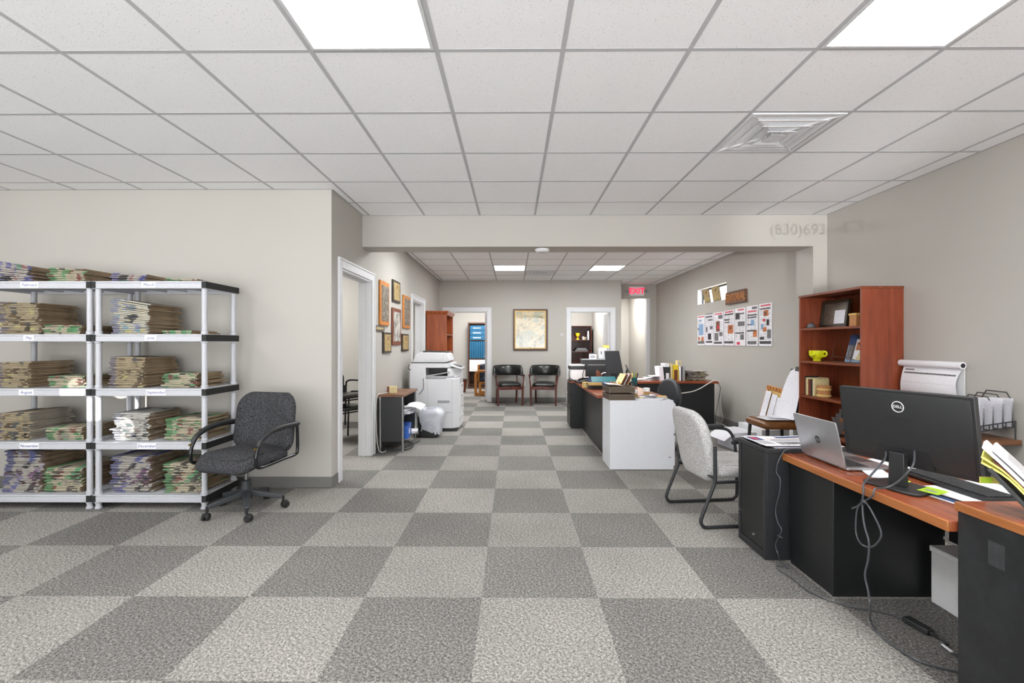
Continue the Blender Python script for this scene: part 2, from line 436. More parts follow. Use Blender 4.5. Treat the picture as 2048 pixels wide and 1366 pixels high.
def wallx(name, x0, x1, y0, y1, holes, z1=CEIL, bevel=0):
    """wall running along Y with rectangular openings (ya, yb, za, zb)"""
    m = MB(); y = y0
    for a, b, za, zb in sorted(holes):
        m.box(x0, x1, y, a, 0, z1)
        if za > 0: m.box(x0, x1, a, b, 0, za)
        if zb < z1: m.box(x0, x1, a, b, zb, z1)
        y = b
    m.box(x0, x1, y, y1, 0, z1)
    return struct(m.build(name, M['wall'], smooth=0, bevel=bevel))
def wally(name, y0, y1, x0, x1, holes, z1=CEIL):
    m = MB(); x = x0
    for a, b, za, zb in sorted(holes):
        if a - x > 1e-4: m.box(x, a, y0, y1, 0, z1)
        if za > 0: m.box(a, b, y0, y1, 0, za)
        if zb < z1: m.box(a, b, y0, y1, zb, z1)
        x = b
    m.box(x, x1, y0, y1, 0, z1)
    return struct(m.build(name, M['wall'], smooth=0))
DT = 2.05
wally('wall_shelf_side', NW, NW+.13, -6.2, -1.82, [])
wallx('wall_left', -1.82, LW, NW, BW+.12, [(4.53, 5.50, 0, 2.06), (7.74, 8.69, 0, DT)])
wally('wall_back', BW, BW+.12, LW, 2.44, [(-1.50, -.58, 0, 2.04), (1.30, 2.216, 0, 2.04)])
wallx('wall_hall_side', 2.36, 2.44, BW+.12, 14, [])
wally('wall_exit', 11.3, 11.42, 2.44, RW, [(2.44, 3.235, 0, 2.406)])
wallx('wall_right', RW, RW+.15, -2.6, 14, [(7.60, 8.79, 2.04, 2.32)])
wally('wall_far', 14, 14.12, -6.2, 3.61, [(2.72, 2.95, 2.02, 2.32)])
wallx('wall_office_divider', -.3, -.2, BW+.12, 14, [])
wally('wall_side_office', 7.3, 7.4, -6.2, -1.82, [])
wallx('wall_outer_left', -6.3, -6.2, -2.6, 14, [])
wally('wall_header', 5.173, 5.48, LW, RW, [(LW, 3.305, 0, 2.396)])
# storefront behind the camera: low sill, piers, big openings
wally('wall_storefront', -2.75, -2.6, -6.2, 3.61, [(-5.9, -4.1, .25, 2.6), (-3.95, -2.1, .25, 2.6), (-1.95, -.05, .0, 2.6), (.1, 1.7, .25, 2.6), (1.85, 3.4, .25, 2.6)])
# baseboards
def bb(name, x0, x1, y0, y1): return struct(MB().box(x0, x1, y0, y1, 0, .1).build(name, M['base'], bevel=.003))
T = .009
bb('baseboard_shelf_side', -6.2, LW+T, NW-T, NW)
bb('baseboard_left', LW, LW+T, NW, 4.435)
bb('baseboard_left_far', LW, LW+T, 5.595, 7.645)
bb('baseboard_left_end', LW, LW+T, 8.785, BW)
bb('baseboard_back', -.485, 1.205, BW-T, BW)
bb('baseboard_back_end', 2.31, 2.44, BW-T, BW)
bb('baseboard_right', RW-T, RW, -2.6, 5.173); bb('baseboard_right_far', RW-T, RW, 5.48, 11.3)
bb('baseboard_column', 3.305, RW, 5.173-T, 5.173)
bb('baseboard_exit', 3.32, RW-T, 11.3-T, 11.3)
bb('baseboard_office', -.2+.001, 2.36, 14-T, 14); bb('baseboard_side_office', -6.2, -1.83, 7.3-T, 7.3)

def casing_x(name, y0, y1, top, face, back, w=.095):
    """door casing in a wall along Y: face = room side x, back = other side x"""
    s = 1 if face > back else -1
    r = struct(bpy.data.objects.new(name, None)); C.objects.link(r)
    m = MB(); e = .016*s
    k = .02
    m.box(*sorted((face, face+e)), y0-w+k, y0, 0, top+w-k); m.box(*sorted((face, face+e*1.5)), y0-w, y0-w+k, 0, top+w)
    m.box(*sorted((face, face+e)), y1, y1+w-k, 0, top+w-k); m.box(*sorted((face, face+e*1.5)), y1+w-k, y1+w, 0, top+w)
    m.box(*sorted((face, face+e)), y0+.0005, y1-.0005, top, top+w-k); m.box(*sorted((face, face+e*1.5)), y0-w+k, y1+w-k, top+w-k, top+w)
    struct(m.build(name + '_casing', M['trim'], r, bevel=.003))
    j = MB()
    for a, b in ((y0, y0+.018), (y1-.018, y1)):
        j.box(*sorted((face, back)), a, b, 0, top)
    j.box(*sorted((face, back)), y0+.0185, y1-.0185, top-.018, top)
    mid = (face+back)/2
    for a, b in ((y0+.018, y0+.03), (y1-.03, y1-.018)): j.box(mid-.03, mid+.012, a, b, 0, top-.018)
    j.box(mid-.03, mid+.012, y0, y1, top-.03, top-.018)
    struct(j.build(name + '_jamb', M['trim'], r, bevel=.002))
    return r
d1 = casing_x('door_1', 4.53, 5.50, 2.06, LW, -1.82)
MB().box(-1.775, -1.735, 5.4795, 5.4815, 1.0, 1.08).build('strike_plate', M['steel'], d1)
casing_x('door_2', 7.74, 8.69, DT, LW, -1.82)
def casing_y(name, x0, x1, top, y, yb, w=.095):
    r = struct(bpy.data.objects.new(name, None)); C.objects.link(r); m = MB()
    k = .02
    m.box(x0-w+k, x0, y-.016, y, 0, top+w-k); m.box(x0-w, x0-w+k, y-.024, y, 0, top+w)
    m.box(x1, x1+w-k, y-.016, y, 0, top+w-k); m.box(x1+w-k, x1+w, y-.024, y, 0, top+w)
    m.box(x0+.0005, x1-.0005, y-.016, y, top, top+w-k); m.box(x0-w+k, x1+w-k, y-.024, y, top+w-k, top+w)
    struct(m.build(name+'_casing', M['trim'], r, bevel=.003))
    j = MB()
    for a, b in ((x0, x0+.018), (x1-.018, x1)): j.box(a, b, y, yb, 0, top)
    j.box(x0+.0185, x1-.0185, y, yb, top-.018, top)
    struct(j.build(name+'_jamb', M['trim'], r, bevel=.002)); return r
def leaf(name, hinge, ang, w, h, parent):
    """open door leaf hinged at (x,y), swung by ang from +x"""
    o = MB().box(0, w, -.02, .02, .012, h).build('door_leaf', M['trim'], parent, loc=(hinge[0], hinge[1], 0), rot=(0,0,ang), bevel=.003)
    for z in (.25, 1.0, 1.75): MB().cyl((0,-.028,z-.045), (0,-.028,z+.045), .009, seg=10).build('hinge', M['steel'], o)
    k = MB(); k.cyl((w-.07,-.02,1.0), (w-.07,-.065,1.0), .012, seg=12); k.cyl((w-.07,-.065,1.0), (w-.19,-.065,1.0), .009, seg=10)
    k.cyl((w-.07,.02,1.0), (w-.07,.065,1.0), .012, seg=12); k.cyl((w-.07,.065,1.0), (w-.19,.065,1.0), .009, seg=10)
    k.build('handle', M['steel'], o)
dA = casing_y('door_3', -1.50, -.58, 2.04, BW, BW+.12); leaf('d', (-.625, BW+.15), math.radians(91), .86, 2.015, dA)
dB = casing_y('door_4', 1.30, 2.216, 2.04, BW, BW+.12); leaf('d', (2.19, BW+.16), math.radians(86), .86, 2.015, dB)
# exit opening has a narrow white return
struct(MB().box(3.222, 3.30, 11.29, 11.43, 0, 2.406).build('trim_2', M['trim'], bevel=.004))
# small high window in the right wall
w1 = struct(bpy.data.objects.new('window_1', None)); C.objects.link(w1)
m = MB()
m.box(RW+.09, RW+.12, 7.61, 8.79, 2.29, 2.32); m.box(RW+.09, RW+.12, 7.61, 8.79, 2.04, 2.055); m.box(RW+.09, RW+.12, 8.745, 8.79, 2.055, 2.29); m.box(RW+.09, RW+.12, 7.60, 7.63, 2.055, 2.29)
struct(m.build('window_frame', M['blackmetal'], w1))
struct(MB().box(RW+.10, RW+.106, 7.63, 8.745, 2.055, 2.29).build('window_glass', M['daylight'], w1, smooth=0))
m = MB(); m.box(RW+.001, RW+.09, 7.60, 8.79, 2.04, 2.043); m.box(RW+.001, RW+.09, 8.787, 8.79, 2.043, 2.32)
struct(m.build('window_sill', M['trim'], w1, smooth=0))
w2 = struct(bpy.data.objects.new('window_2', None)); C.objects.link(w2)
m = MB(); m.box(2.72, 2.95, 14.0, 14.05, 2.28, 2.32); m.box(2.72, 2.745, 14.0, 14.05, 2.02, 2.28)
struct(m.build('window_frame', M['blackmetal'], w2)); struct(MB().box(2.745, 2.95, 14.04, 14.045, 2.02, 2.28).build('window_glass', M['daylight'], w2, smooth=0))
# ------------------------------------------------------------------ ceiling fittings
T6 = .6096
def ceiling_light(x, y, label):
    t = thing('ceiling_light', label, 'ceiling light', (x, y, CEIL), 0, 'flat panel ceiling lights')
    h = T6/2 - .012; m = MB(); f = .016
    for a, b, c, d in ((-h, h, -h, -h+f), (-h, h, h-f, h), (-h, -h+f, -h+f, h-f), (h-f, h, -h+f, h-f)): m.box(a, b, c, d, -.006, .002)
    m.build('frame', M['trim'], t, bevel=.001)
    MB().box(-h+f, h-f, -h+f, h-f, -.004, .001).build('diffuser', M['led'] if y < 5 else M['ledback'], t, smooth=0)
    return t
cx = lambda k: GX + T6*(k + .5)
for k, y, lab in ((-2, 1.951, 'glowing square ceiling panel cut by the top of the photo, over the carpet aisle'),
                  (2, 1.951, 'glowing square ceiling panel nearest the air vent, at the top of the photo'),
                  (-1, 8.815, 'small glowing ceiling panel in the far ceiling, above the framed map'),
                  (2, 8.815, 'small glowing ceiling panel in the far ceiling, above the doorway with the mahogany bookcase')):
    ceiling_light(cx(k) if y < 5 else cx(k), y, lab)
for k, y in ((-2, -.49), (2, -.49), (-7, -.49), (-7, 1.951), (-2, 6.376), (1, 6.376)):  # unseen panels; the pair beyond the header added to brighten the far room
    ceiling_light(cx(k), y, 'square glowing ceiling panel hidden from view, lighting the room')

def air_vent(x, y, label):
    t = thing('air_vent', label, 'air vent', (x, y, CEIL), 0, 'ceiling air diffusers')
    h = T6/2 - .014
    def frust(m, a, za, b, zb, th=.004):
        ra = [(-a,-a,za),(a,-a,za),(a,a,za),(-a,a,za)]; rb = [(-b,-b,zb),(b,-b,zb),(b,b,zb),(-b,b,zb)]
        rc = [(p[0], p[1], p[2]+th) for p in rb]; rd = [(p[0], p[1], p[2]+th) for p in ra]
        m.loft([rb, ra, rd, rc], 0, caps=False); 
        for i in range(4):
            j = (i+1) % 4; m.add([rb[i], rb[j], rc[j], rc[i]], [(0,1,2,3)])
    m = MB()
    for a, b, c, d in ((-h, h, -h, -h+.03), (-h, h, h-.03, h), (-h, -h+.03, -h+.03, h-.03), (h-.03, h, -h+.03, h-.03)): m.box(a, b, c, d, -.008, .004)
    m.build('frame', M['trim'], t, bevel=.002)
    MB().box(-.195, .195, -.195, .195, .09, .094).build('duct_opening', M['blackink'], t, smooth=0)  # black plate stands in for the darkness up the duct
    hood = MB(); frust(hood, h-.03, -.004, .19, .09); hood.build('hood', M['copiergrey'], t, smooth=0)  # hood interior greyed, its shade put into the colour
    for a, z0, b, z1 in ((.222, -.014, .150, .018), (.158, -.022, .092, .008), (.098, -.030, .050, -.008)):
        q = MB(); frust(q, a, z0, b, z1); q.build('louver', M['trim'], t, smooth=0)
    q = MB(); q.loft([[(-.05,-.05,-.03),(.05,-.05,-.03),(.05,.05,-.03),(-.05,.05,-.03)],[(-.02,-.02,-.004),(.02,-.02,-.004),(.02,.02,-.004),(-.02,.02,-.004)]])
    q.build('center_cone', M['trim'], t, smooth=0)
    q = MB()
    for sx in (-1, 1):
        for sy in (-1, 1): q.bar((sx*.27, sy*.27, .0), (sx*.03, sy*.03, -.004), .012, .02)
    q.build('spoke', M['trim'], t)
    return t
air_vent(cx(2), 3.1746, 'square white louvered air vent in the front ceiling, above the desks')
air_vent(cx(0), 9.4246, 'small white louvered air vent in the far ceiling, beside the far panel lights')
# round detector under the header
t = thing('smoke_detector', 'round white smoke detector under the header beam', 'smoke detector', (.335, 5.33, 2.396))
MB().lathe([(.0,0),(.085,0),(.085,-.012),(.078,-.02)], seg=32).build('base_plate', M['whiteplast'], t)
MB().lathe([(.078,-.02),(.066,-.034),(.03,-.038),(.001,-.038)], seg=32).build('dome', M['trim'], t)

# ------------------------------------------------------------------ newspapers shelving
SZ = [1.825, 1.401, .966, .538, .115]
def shelving(x, y, label, cards):
    t = thing('shelving_unit', label, 'shelving unit', (x, y, 0), 0, 'white plastic newspaper shelves')
    for sx in (-1, 1):
        for sy in (-1, 1):
            m = MB(); px, py = sx*.428, sy*.195
            m.lathe([(.026,0),(.026,.012),(.021,.016),(.021,1.80)], (px, py, 0), 20)
            for z in SZ[1:]: m.lathe([(.0215, z-.075),(.026,z-.07),(.026,z+.02),(.0215,z+.025)], (px, py, 0), 20)
            m.build('post', M['shelfplast'], t)
    for z in SZ:
        m = MB(); W, D = .455, .226
        m.box(-W, W, -D, D, z-.016, z)                       # deck
        m.box(-W, W, -D, -D+.018, z-.06, z-.016); m.box(-W, W, D-.018, D, z-.06, z-.016)
        m.box(-W, -W+.018, -D+.018, D-.018, z-.06, z-.016); m.box(W-.018, W, -D+.018, D-.018, z-.06, z-.016)
        for k in range(5): xx = -.36 + k*.18; m.box(xx-.006, xx+.006, -D+.018, D-.018, z-.045, z-.016)
        m.build('shelf', M['shelfplast'], t, bevel=.004)
        for s in (-1, 1):
            q = MB(); a, b = sorted((s*(W+.0), s*(W+.006)))
            q.box(a, b, -D+.002, D-.002, z-.056, z-.004); q.box(*sorted((s*(W-.03), s*(W+.006))), -D-.003, -D-.0005, z-.056, z-.004)
            q.build('end_cap', M['rubber'], t, bevel=.002)
    for z, txt, dx, wd in cards:
        c = MB().box(-wd/2, wd/2, -.0012, 0, -.022, .022).build('label_card', M['paper'], t, smooth=0, loc=(dx, -.2275, z-.031))
        text_mesh('handwriting', txt, .034, M['ink'], c, (0, -.002, 0), (PI/2, 0, 0), .0003, .25, 0)
    return t
SX_R, SX_L, SY = -2.908, -3.835, 3.937
shelving(SX_R, SY, 'white plastic shelving unit with black end caps beside the charcoal swivel chair',
   [(SZ[0], 'March', .0, .11), (SZ[1], 'June', .018, .095), (SZ[2], 'September', .06, .155), (SZ[3], 'December', -.015, .15)])
shelving(SX_L, SY, 'white plastic shelving unit of old newspapers cut by the photo edge',
   [(SZ[0], 'February', -.03, .145), (SZ[1], 'May', -.035, .085), (SZ[2], 'August', -.055, .12), (SZ[3], 'November', -.03, .155)])

def paper_mesh(w, d, t, seed):
    r = random.Random(seed); m = MB(); nx = 7
    q = [(d, .0), (d*.6, 0), (t*.5, 0)] + [(t*.5 - t*.5*math.sin(a), t/2 - t/2*math.cos(a)) for a in (PI*.25, PI*.5, PI*.75)] + [(t*.5, t), (d*.6, t*.97), (d, t*.86)]
    ph = r.uniform(0, 6); rings = []
    for i in range(nx + 1):
        x = -w/2 + w*i/nx
        dy = .0035*math.sin(ph + i*1.3) + r.uniform(-.0015, .0015); dz = 0
        rings.append([(x + (r.uniform(-.003, .003) if i in (0, nx) else 0), y + dy*(1 if y < d*.5 else r.uniform(-1, 1)), z + dz) for y, z in q])
    n = len(q); b = len(m.v)
    for rr in rings: m.v.extend(Vector(p) for p in rr)
    for i in range(nx):
        for j in range(n):
            k = (j+1) % n
            m.face((b+i*n+j, b+(i+1)*n+j, b+(i+1)*n+k, b+i*n+k), 1 if j == n-1 else 0)
    m.face([b+j for j in range(n)], 1); m.face([b+nx*n+j for j in reversed(range(n))], 1)
    return m
PAPERS = {}
def stack(x0, x1, z, h, pal, label, toplabel, depth=.36, tilt=0, yaw=0, y=3.775, shear=0, edge='edge', group=None, n=None, lean=0, tp=.0135, jit=1.0):
    """x0,x1: extent of the folded fronts; papers piled one by one"""
    r = random.Random(hash((round(x0,3), round(z,3))) & 0xffff if False else int(abs(x0*1000) + z*7919))
    w = x1 - x0; n = n or max(1, round(h/tp)); tt = h/n
    for k in range(n):
        var = r.randrange(3); key = (pal, round(w,3), var, round(tt,4), edge)
        if key not in PAPERS:
            o = paper_mesh(w, depth*(.94 + .06*var), tt*.93, var*31 + len(pal)).build('newspaper', [NP[pal], M[edge]], None, smooth=50)
            PAPERS[key] = o
        else:
            o = PAPERS[key].copy(); C.objects.link(o)
        u = k/max(1, n-1); a = tilt*u
        dx = r.uniform(-.014, .014)*jit + shear*u; dy = r.uniform(-.008, .010)*jit + lean*u
        zz = z + .0015 + k*tt + abs(math.sin(a))*w/2
        o.location = ((x0+x1)/2 + dx, y + dy, zz); o.rotation_euler = (0, a, math.radians(yaw + r.uniform(-3.0, 3.0)*jit))
        tag(o, toplabel if k == n-1 else label, 'newspaper', group or label.replace('folded newspaper ', 'newspapers '))
xf = lambda px, Y=3.775: atY(px, 700, Y).x
Lb = 'folded newspaper in the '; Tp = 'topmost newspaper of the '
def S(px0, px1, lev, h, pal, desc, **k):
    stack(xf(px0), xf(px1), SZ[lev], h, pal, Lb + desc, Tp + desc, **k)
R_, L_ = ', unit by the swivel chair', ', unit cut by the photo edge'
S(222, 290, 0, .062, 'violet', 'violet pile, top shelf' + R_, tilt=.05)
S(332, 395, 0, .024, 'green', 'thin green pile, top shelf' + R_, tilt=.02)
S(223, 297, 1, .245, 'sky', 'tall pale blue pile, second shelf' + R_, tilt=.16, shear=.01)
S(322, 380, 1, .030, 'green', 'flat green pile, second shelf' + R_, depth=.38)
S(219, 288, 2, .245, 'tan', 'tall yellowed pile, third shelf' + R_, tilt=.03)
S(325, 392, 2, .115, 'green', 'green edged pile, third shelf' + R_)
S(224, 294, 3, .215, 'grey', 'tall grey pile, fourth shelf' + R_, tilt=.02, shear=.01, jit=1.5)
S(330, 402, 3, .175, 'green', 'green striped pile, fourth shelf' + R_)
S(223, 300, 4, .285, 'blue', 'tall blue pile, bottom shelf' + R_, tilt=.04, jit=1.3)
S(330, 402, 4, .235, 'green', 'green pile, bottom shelf' + R_, jit=1.3)
S(-14, 62, 0, .13, 'violet', 'violet pile, top shelf' + L_, tilt=.16)
S(96, 170, 0, .105, 'green', 'green pile, top shelf' + L_, tilt=.04)
S(-6, 78, 1, .255, 'tan', 'tall yellowed pile, second shelf' + L_, tilt=.03, jit=1.4)
S(87, 163, 1, .075, 'green', 'low green pile, second shelf' + L_)
S(-8, 60, 2, .205, 'tan', 'tall yellowed pile, third shelf' + L_, tilt=-.03)
S(97, 168, 2, .095, 'green', 'green pile, third shelf' + L_)
S(-10, 60, 3, .215, 'tan', 'tall yellowed pile, fourth shelf' + L_, tilt=-.05, edge='edgegrey')
S(93, 165, 3, .095, 'green', 'low green pile, fourth shelf' + L_, tilt=-.03)
S(4, 80, 4, .335, 'blue', 'tall blue pile, bottom shelf' + L_, jit=1.3, shear=.03)
S(89, 164, 4, .195, 'green', 'green pile, bottom shelf' + L_)

# ------------------------------------------------------------------ charcoal swivel chair
t = thing('office_chair', 'charcoal tweed swivel chair with black loop arms in front of the shelving', 'chair', (-2.118, 3.70, 0), math.radians(-14))
a0 = math.radians(-46)
for k in range(5):
    a = a0 + 2*PI*k/5; dx, dy = math.cos(a), math.sin(a)
    L = MB().taper((dx*.035, dy*.035, .145), (dx*.27, dy*.27, .095), .055, .05, .034, .026).build('leg', M['darkplast'], t, bevel=.006)
    c = MB(); p = Vector((dx*.272, dy*.272, 0)); b = Vector((math.cos(a+.9), math.sin(a+.9), 0)); n = Vector((-b.y, b.x, 0))
    c.cyl(p + Vector((0,0,.055)), p + Vector((0,0,.10)), .011, seg=10)
    q = p + b*.016
    for s in (-1, 1):
        c.cyl(q + n*(s*.006) + Vector((0,0,.029)), q + n*(s*.025) + Vector((0,0,.029)), .028, .025, 18)
    c.obox(q + Vector((0,0,.045)), .04, .014, .03, Matrix.Rotation(a+.9, 3, 'Z'))
    c.build('caster', M['rubber'], L, bevel=.003)
MB().lathe([(.045,.10),(.048,.165),(.036,.175),(.033,.24),(.026,.245)], seg=24).build('hub', M['darkplast'], t)
MB().cyl((0,0,.24), (0,0,.36), .014, seg=16).build('gas_column', M['steel'], t)
m = MB(); m.box(-.09, .09, -.10, .12, .352, .392); m.cyl((-.10,-.02,.35), (-.235,-.02,.345), .007, seg=8); m.box(-.16, -.12, -.05, .01, .30, .36); m.build('tilt_mechanism', M['blackplast'], t, bevel=.006)
def seatwarp(p):
    u = (p.y + .25)/.5; z = p.z
    z += .018*math.cos(p.x/.26*PI/2) - .018 + (-.05*max(0, .22 - u)/.22 if u < .22 else 0) + .015*(1-u)
    return Vector((p.x, p.y, z + .39))
MB().pad(rrect(.53, .52, .13, 6), .095, .012, seatwarp, .5).build('seat', M['greyfabric'], t, smooth=60, loc=(0, -.03, 0))
def backwarp(p):
    # outline x = width, y = height; thickness toward the front (-y world)
    h = p.y; k = 1 - .05*max(0, (h - .1)/.46)
    x = p.x * k
    return Vector((x, .205 + .055*h/.45 + .0 - .75*x*x - p.z + .05, .42 + h))
out = []
for x, y in rrect(.58, .46, .11, 6): out.append((x, y + .245))
MB().pad([(x, y + (.035*math.cos(x/.29*PI/2) if y > .4 else 0)) for x, y in out], .075, .012, backwarp, .5).build('backrest', M['greyfabric'], t, smooth=60)
for s in (-1, 1):
    x = s*.30
    path = smooth_path([(x,.20,.655),(x,.06,.66),(x,-.07,.645),(x,-.17,.60),(x,-.215,.53),(x,-.225,.46),(x,-.21,.415),(x,-.14,.405),(x,.06,.415),(x,.19,.42),(x,.215,.45),(x,.217,.56),(x,.212,.645)], 5)
    m = MB(); m.tube(path, .0125, 10, closed=True)
    m.cyl((x, -.03, .412), (s*.20, -.03, .395), .012, seg=10); m.cyl((x, .10, .416), (s*.20, .10, .395), .012, seg=10)
    ar = m.build('armrest', M['blackgloss'], t)
    q = MB(); q.tube(smooth_path([(x,.225,.668),(x,.06,.672),(x,-.08,.655),(x,-.175,.607),(x,-.205,.565)], 6), .019, 10); q.build('arm_pad', M['blackplast'], ar)
    MB().cyl((x-.006,-.212,.555), (x-.006,-.234,.548), .007, seg=10).build('screw_cap', M['brass'], ar)

# ------------------------------------------------------------------ pale guest chair by the cabinet (faces +x, away)
t = thing('guest_chair', 'pale speckled guest chair on black sled frame behind the black cabinet', 'chair', (1.66, 3.66, 0), math.radians(97))
# local: faces -y ; after rotation it faces +x
fw = .275
for s in (-1, 1):
    x = s*fw
    pts = smooth_path([(x,.250,.59),(x,.248,.45),(x,.250,.34),(x,.275,.27),(x,.345,.10),(x,.355,.05),(x,.33,.016),(x,.27,.0125),(x,0,.0125),(x,-.20,.0125),(x,-.255,.03),(x,-.268,.09),(x,-.26,.35),(x,-.245,.50),(x,-.20,.585),(x,-.13,.612),(x,-.02,.615),(x,.12,.612)], 6)
    m = MB(); m.tube(pts, .0125, 10); m.cyl((x,.25,.33), (x,-.262,.335), .011, seg=10)
    fr = m.build('frame_side', M['blackmetal'], t)
    q = MB(); q.pad(rrect(.05, .26, .024, 5), .026, .004, lambda p: Vector((p.x, p.y, p.z)), .5)
    q.build('arm_pad', M['blackplast'], fr, loc=(x, -.02, .618))
for y_, z_ in ((.249,.36),(-.262,.34)): MB().cyl((-fw,y_,z_), (fw,y_,z_), .011, seg=10).build('cross_bar', M['blackmetal'], t)
MB().pad(rrect(.50, .50, .09, 6), .085, .015, lambda p: Vector((p.x, p.y, p.z + .345 - .25*max(0,-p.y-.15)**1.0*.4)), .5).build('seat', M['lightfabric'], t, smooth=60)
def gb(p):
    h = p.y
    x = p.x * (1 - .13*max(0, (h-.12)/.42)); yy = .215 + .10*h/.5 + .11*(max(0,h-.2))**2
    return Vector((x, yy - p.z + .055 - .55*x*x, .30 + h))
MB().pad([(x, y + .265) for x, y in rrect(.50, .53, .13, 7)], .075, .012, gb, .5).build('backrest', M['lightfabric'], t, smooth=60)

# ------------------------------------------------------------------ two captain chairs under the map
def captain(loc, rz, label):
    t = thing('captain_chair', label, 'chair', loc, rz, 'captain chairs under the map')
    MB().pad(rrect(.50, .47, .10, 6), .07, .03, lambda p: Vector((p.x, p.y, p.z + .40)), .5).build('seat', M['leather'], t, smooth=60)
    m = MB()
    m.box(-.265, .265, -.245, -.215, .34, .405); m.box(-.25, .25, .20, .225, .34, .405); m.box(-.265, -.235, -.215, .20, .34, .405); m.box(.235, .265, -.215, .20, .34, .405)
    m.build('apron', M['mahog'], t, bevel=.004)
    for s in (-1, 1):
        m = MB(); m.taper((s*.262,-.232,0), (s*.268,-.236,.41), .034, .034, .045, .045)
        m.tube(smooth_path([(s*.268,-.236,.40),(s*.285,-.215,.50),(s*.296,-.17,.58),(s*.30,-.175,.615)], 4), .017, 8)
        m.build('leg', M['mahog'], t, bevel=.003)
        m = MB(); m.taper((s*.22,.275,0), (s*.225,.225,.41), .034, .034, .042, .042); m.taper((s*.225,.225,.40), (s*.235,.285,.62), .036, .03, .03, .03)
        m.build('leg', M['mahog'], t, bevel=.003)
        m = MB(); m.tube(smooth_path([(s*.298,-.225,.632),(s*.305,-.19,.635),(s*.318,-.06,.627),(s*.30,.10,.622)], 5), [.018]*2+[.021]*14, 10)
        m.build('armrest', M['mahog'], t)
    # curved padded back
    N = 22; rings = []
    for i in range(N + 1):
        a = PI*(.03 + .94*i/N); ca, sa = math.cos(a), math.sin(a)
        e = math.sin(PI*i/N)**.35 if 0 < i < N else 0.12
        sn = math.sin(PI*i/N); hgt = .05 + .18*(min(1, sn*2.6)*(2-min(1, sn*2.6)))**.5; th = .034
        ring = []
        for k in range(12):
            b = 2*PI*k/12
            rr = .305 + th*math.cos(b) + .04*(math.sin(b)*.5+.5)*sa; zz = .615 + hgt/2 + (hgt/2)*math.sin(b)
            ring.append((rr*ca, .02 + rr*sa*.98, zz))
        rings.append(ring)
    MB().loft(rings).build('backrest', M['leather'], t, smooth=60)
    return t
ch = captain((atY(1017, 700, 10.12).x, 10.12, 0), math.radians(10), 'black leather captain chair with mahogany legs, next to the open doorway')
dup(ch, 'black leather captain chair with mahogany legs, closer to the desks', (atY(1089, 700, 10.12).x, 10.12, 0), math.radians(-10))
# ------------------------------------------------------------------ wall plaques on the left wall
def wx(px, py): return atX(px, py, LW)
def plaque(px0, px1, py0, py1, kind, label, thick=.018):
    y0, y1 = wx(px0, 640).y, wx(px1, 640).y; ym = (y0+y1)/2; pm = (px0+px1)/2
    zt, zb = wx(pm, py0).z, wx(pm, py1).z
    w, h = y1-y0, zt-zb
    t = thing('award_plaque' if kind != 'sign' else 'name_sign', label, 'plaque' if kind != 'sign' else 'sign', (LW+.003, ym, (zt+zb)/2), PI/2, None)
    # local: width along x, depth toward -y (into the room after 90 deg turn), height z
    def slab(m, ww, hh, d0, d1, r): m.prism([(x, z) for x, z in rrect(ww, hh, r, 3)], 'y', -d1, -d0)
    if kind == 'oak':
        m = MB(); slab(m, w, h, 0, thick, .02); m.build('board', M['plaque'], t, bevel=.003)
        q = MB(); slab(q, w*.74, h*.80, thick, thick+.003, .004); q.build('etched_plate', M['etch'], t, loc=(w*.04, 0, 0))
    elif kind == 'photo':
        m = MB(); slab(m, w, h, 0, thick, .02); m.build('board', M['brownbook'], t, bevel=.003)
        q = MB(); slab(q, w*.76, h*.80, thick, thick+.003, .004); q.build('picture_plate', M['etchphoto'], t)
    elif kind == 'award':
        m = MB(); slab(m, w, h, 0, thick, .006); m.build('board', M['darkframe'], t, bevel=.003)
        q = MB(); slab(q, w*.76, h*.80, thick, thick+.003, .003); p = q.build('award_plate', M['award'], t)
        e = MB(); e.box(-.012, .012, -thick-.0045, -thick-.003, h*.16, h*.30); e.build('emblem', M['brownbook'], p)
    else:
        m = MB(); slab(m, w, h, 0, .012, .004); m.build('board', M['bronze'], t, bevel=.002)
        q = MB(); r = random.Random(3)
        for k in range(7): q.box(-w*.36 + k*w*.105, -w*.36 + k*w*.105 + w*.06, -.016, -.012, -h*.2 + r.uniform(0, h*.1), h*.12 + r.uniform(0, h*.14))
        q.build('lettering', M['creambook'], t)
    return t
tt_ = NT('etched_photo'); vv = tt_.coord()
M['etchphoto'] = tt_.set(tt_.ramp(tt_.noise(vv, 9, 4, .6), [(.36, lin((48,46,44))), (.46, lin((150,146,138))), (.6, lin((196,192,184)))]), .35)
plaque(757, 775.5, 563, 651, 'oak', 'tall honey oak plaque with a grey plate, closest to the open doorway')
plaque(783, 798, 562, 605, 'award', 'dark framed gold award plaque hung highest on the wall')
plaque(804, 818, 592, 657, 'oak', 'honey oak plaque hung nearest the second doorway, level with the highest')
plaque(782, 799.5, 617, 690, 'photo', 'long brown plaque holding a pale picture, in the middle of the cluster')
plaque(748, 767, 651, 663, 'sign', 'small bronze name sign beside the white door casing')
plaque(764, 780, 665, 706, 'award', 'dark framed gold award plaque under the small bronze sign')
plaque(802, 815, 668, 702, 'award', 'dark framed gold award plaque nearest the copier')

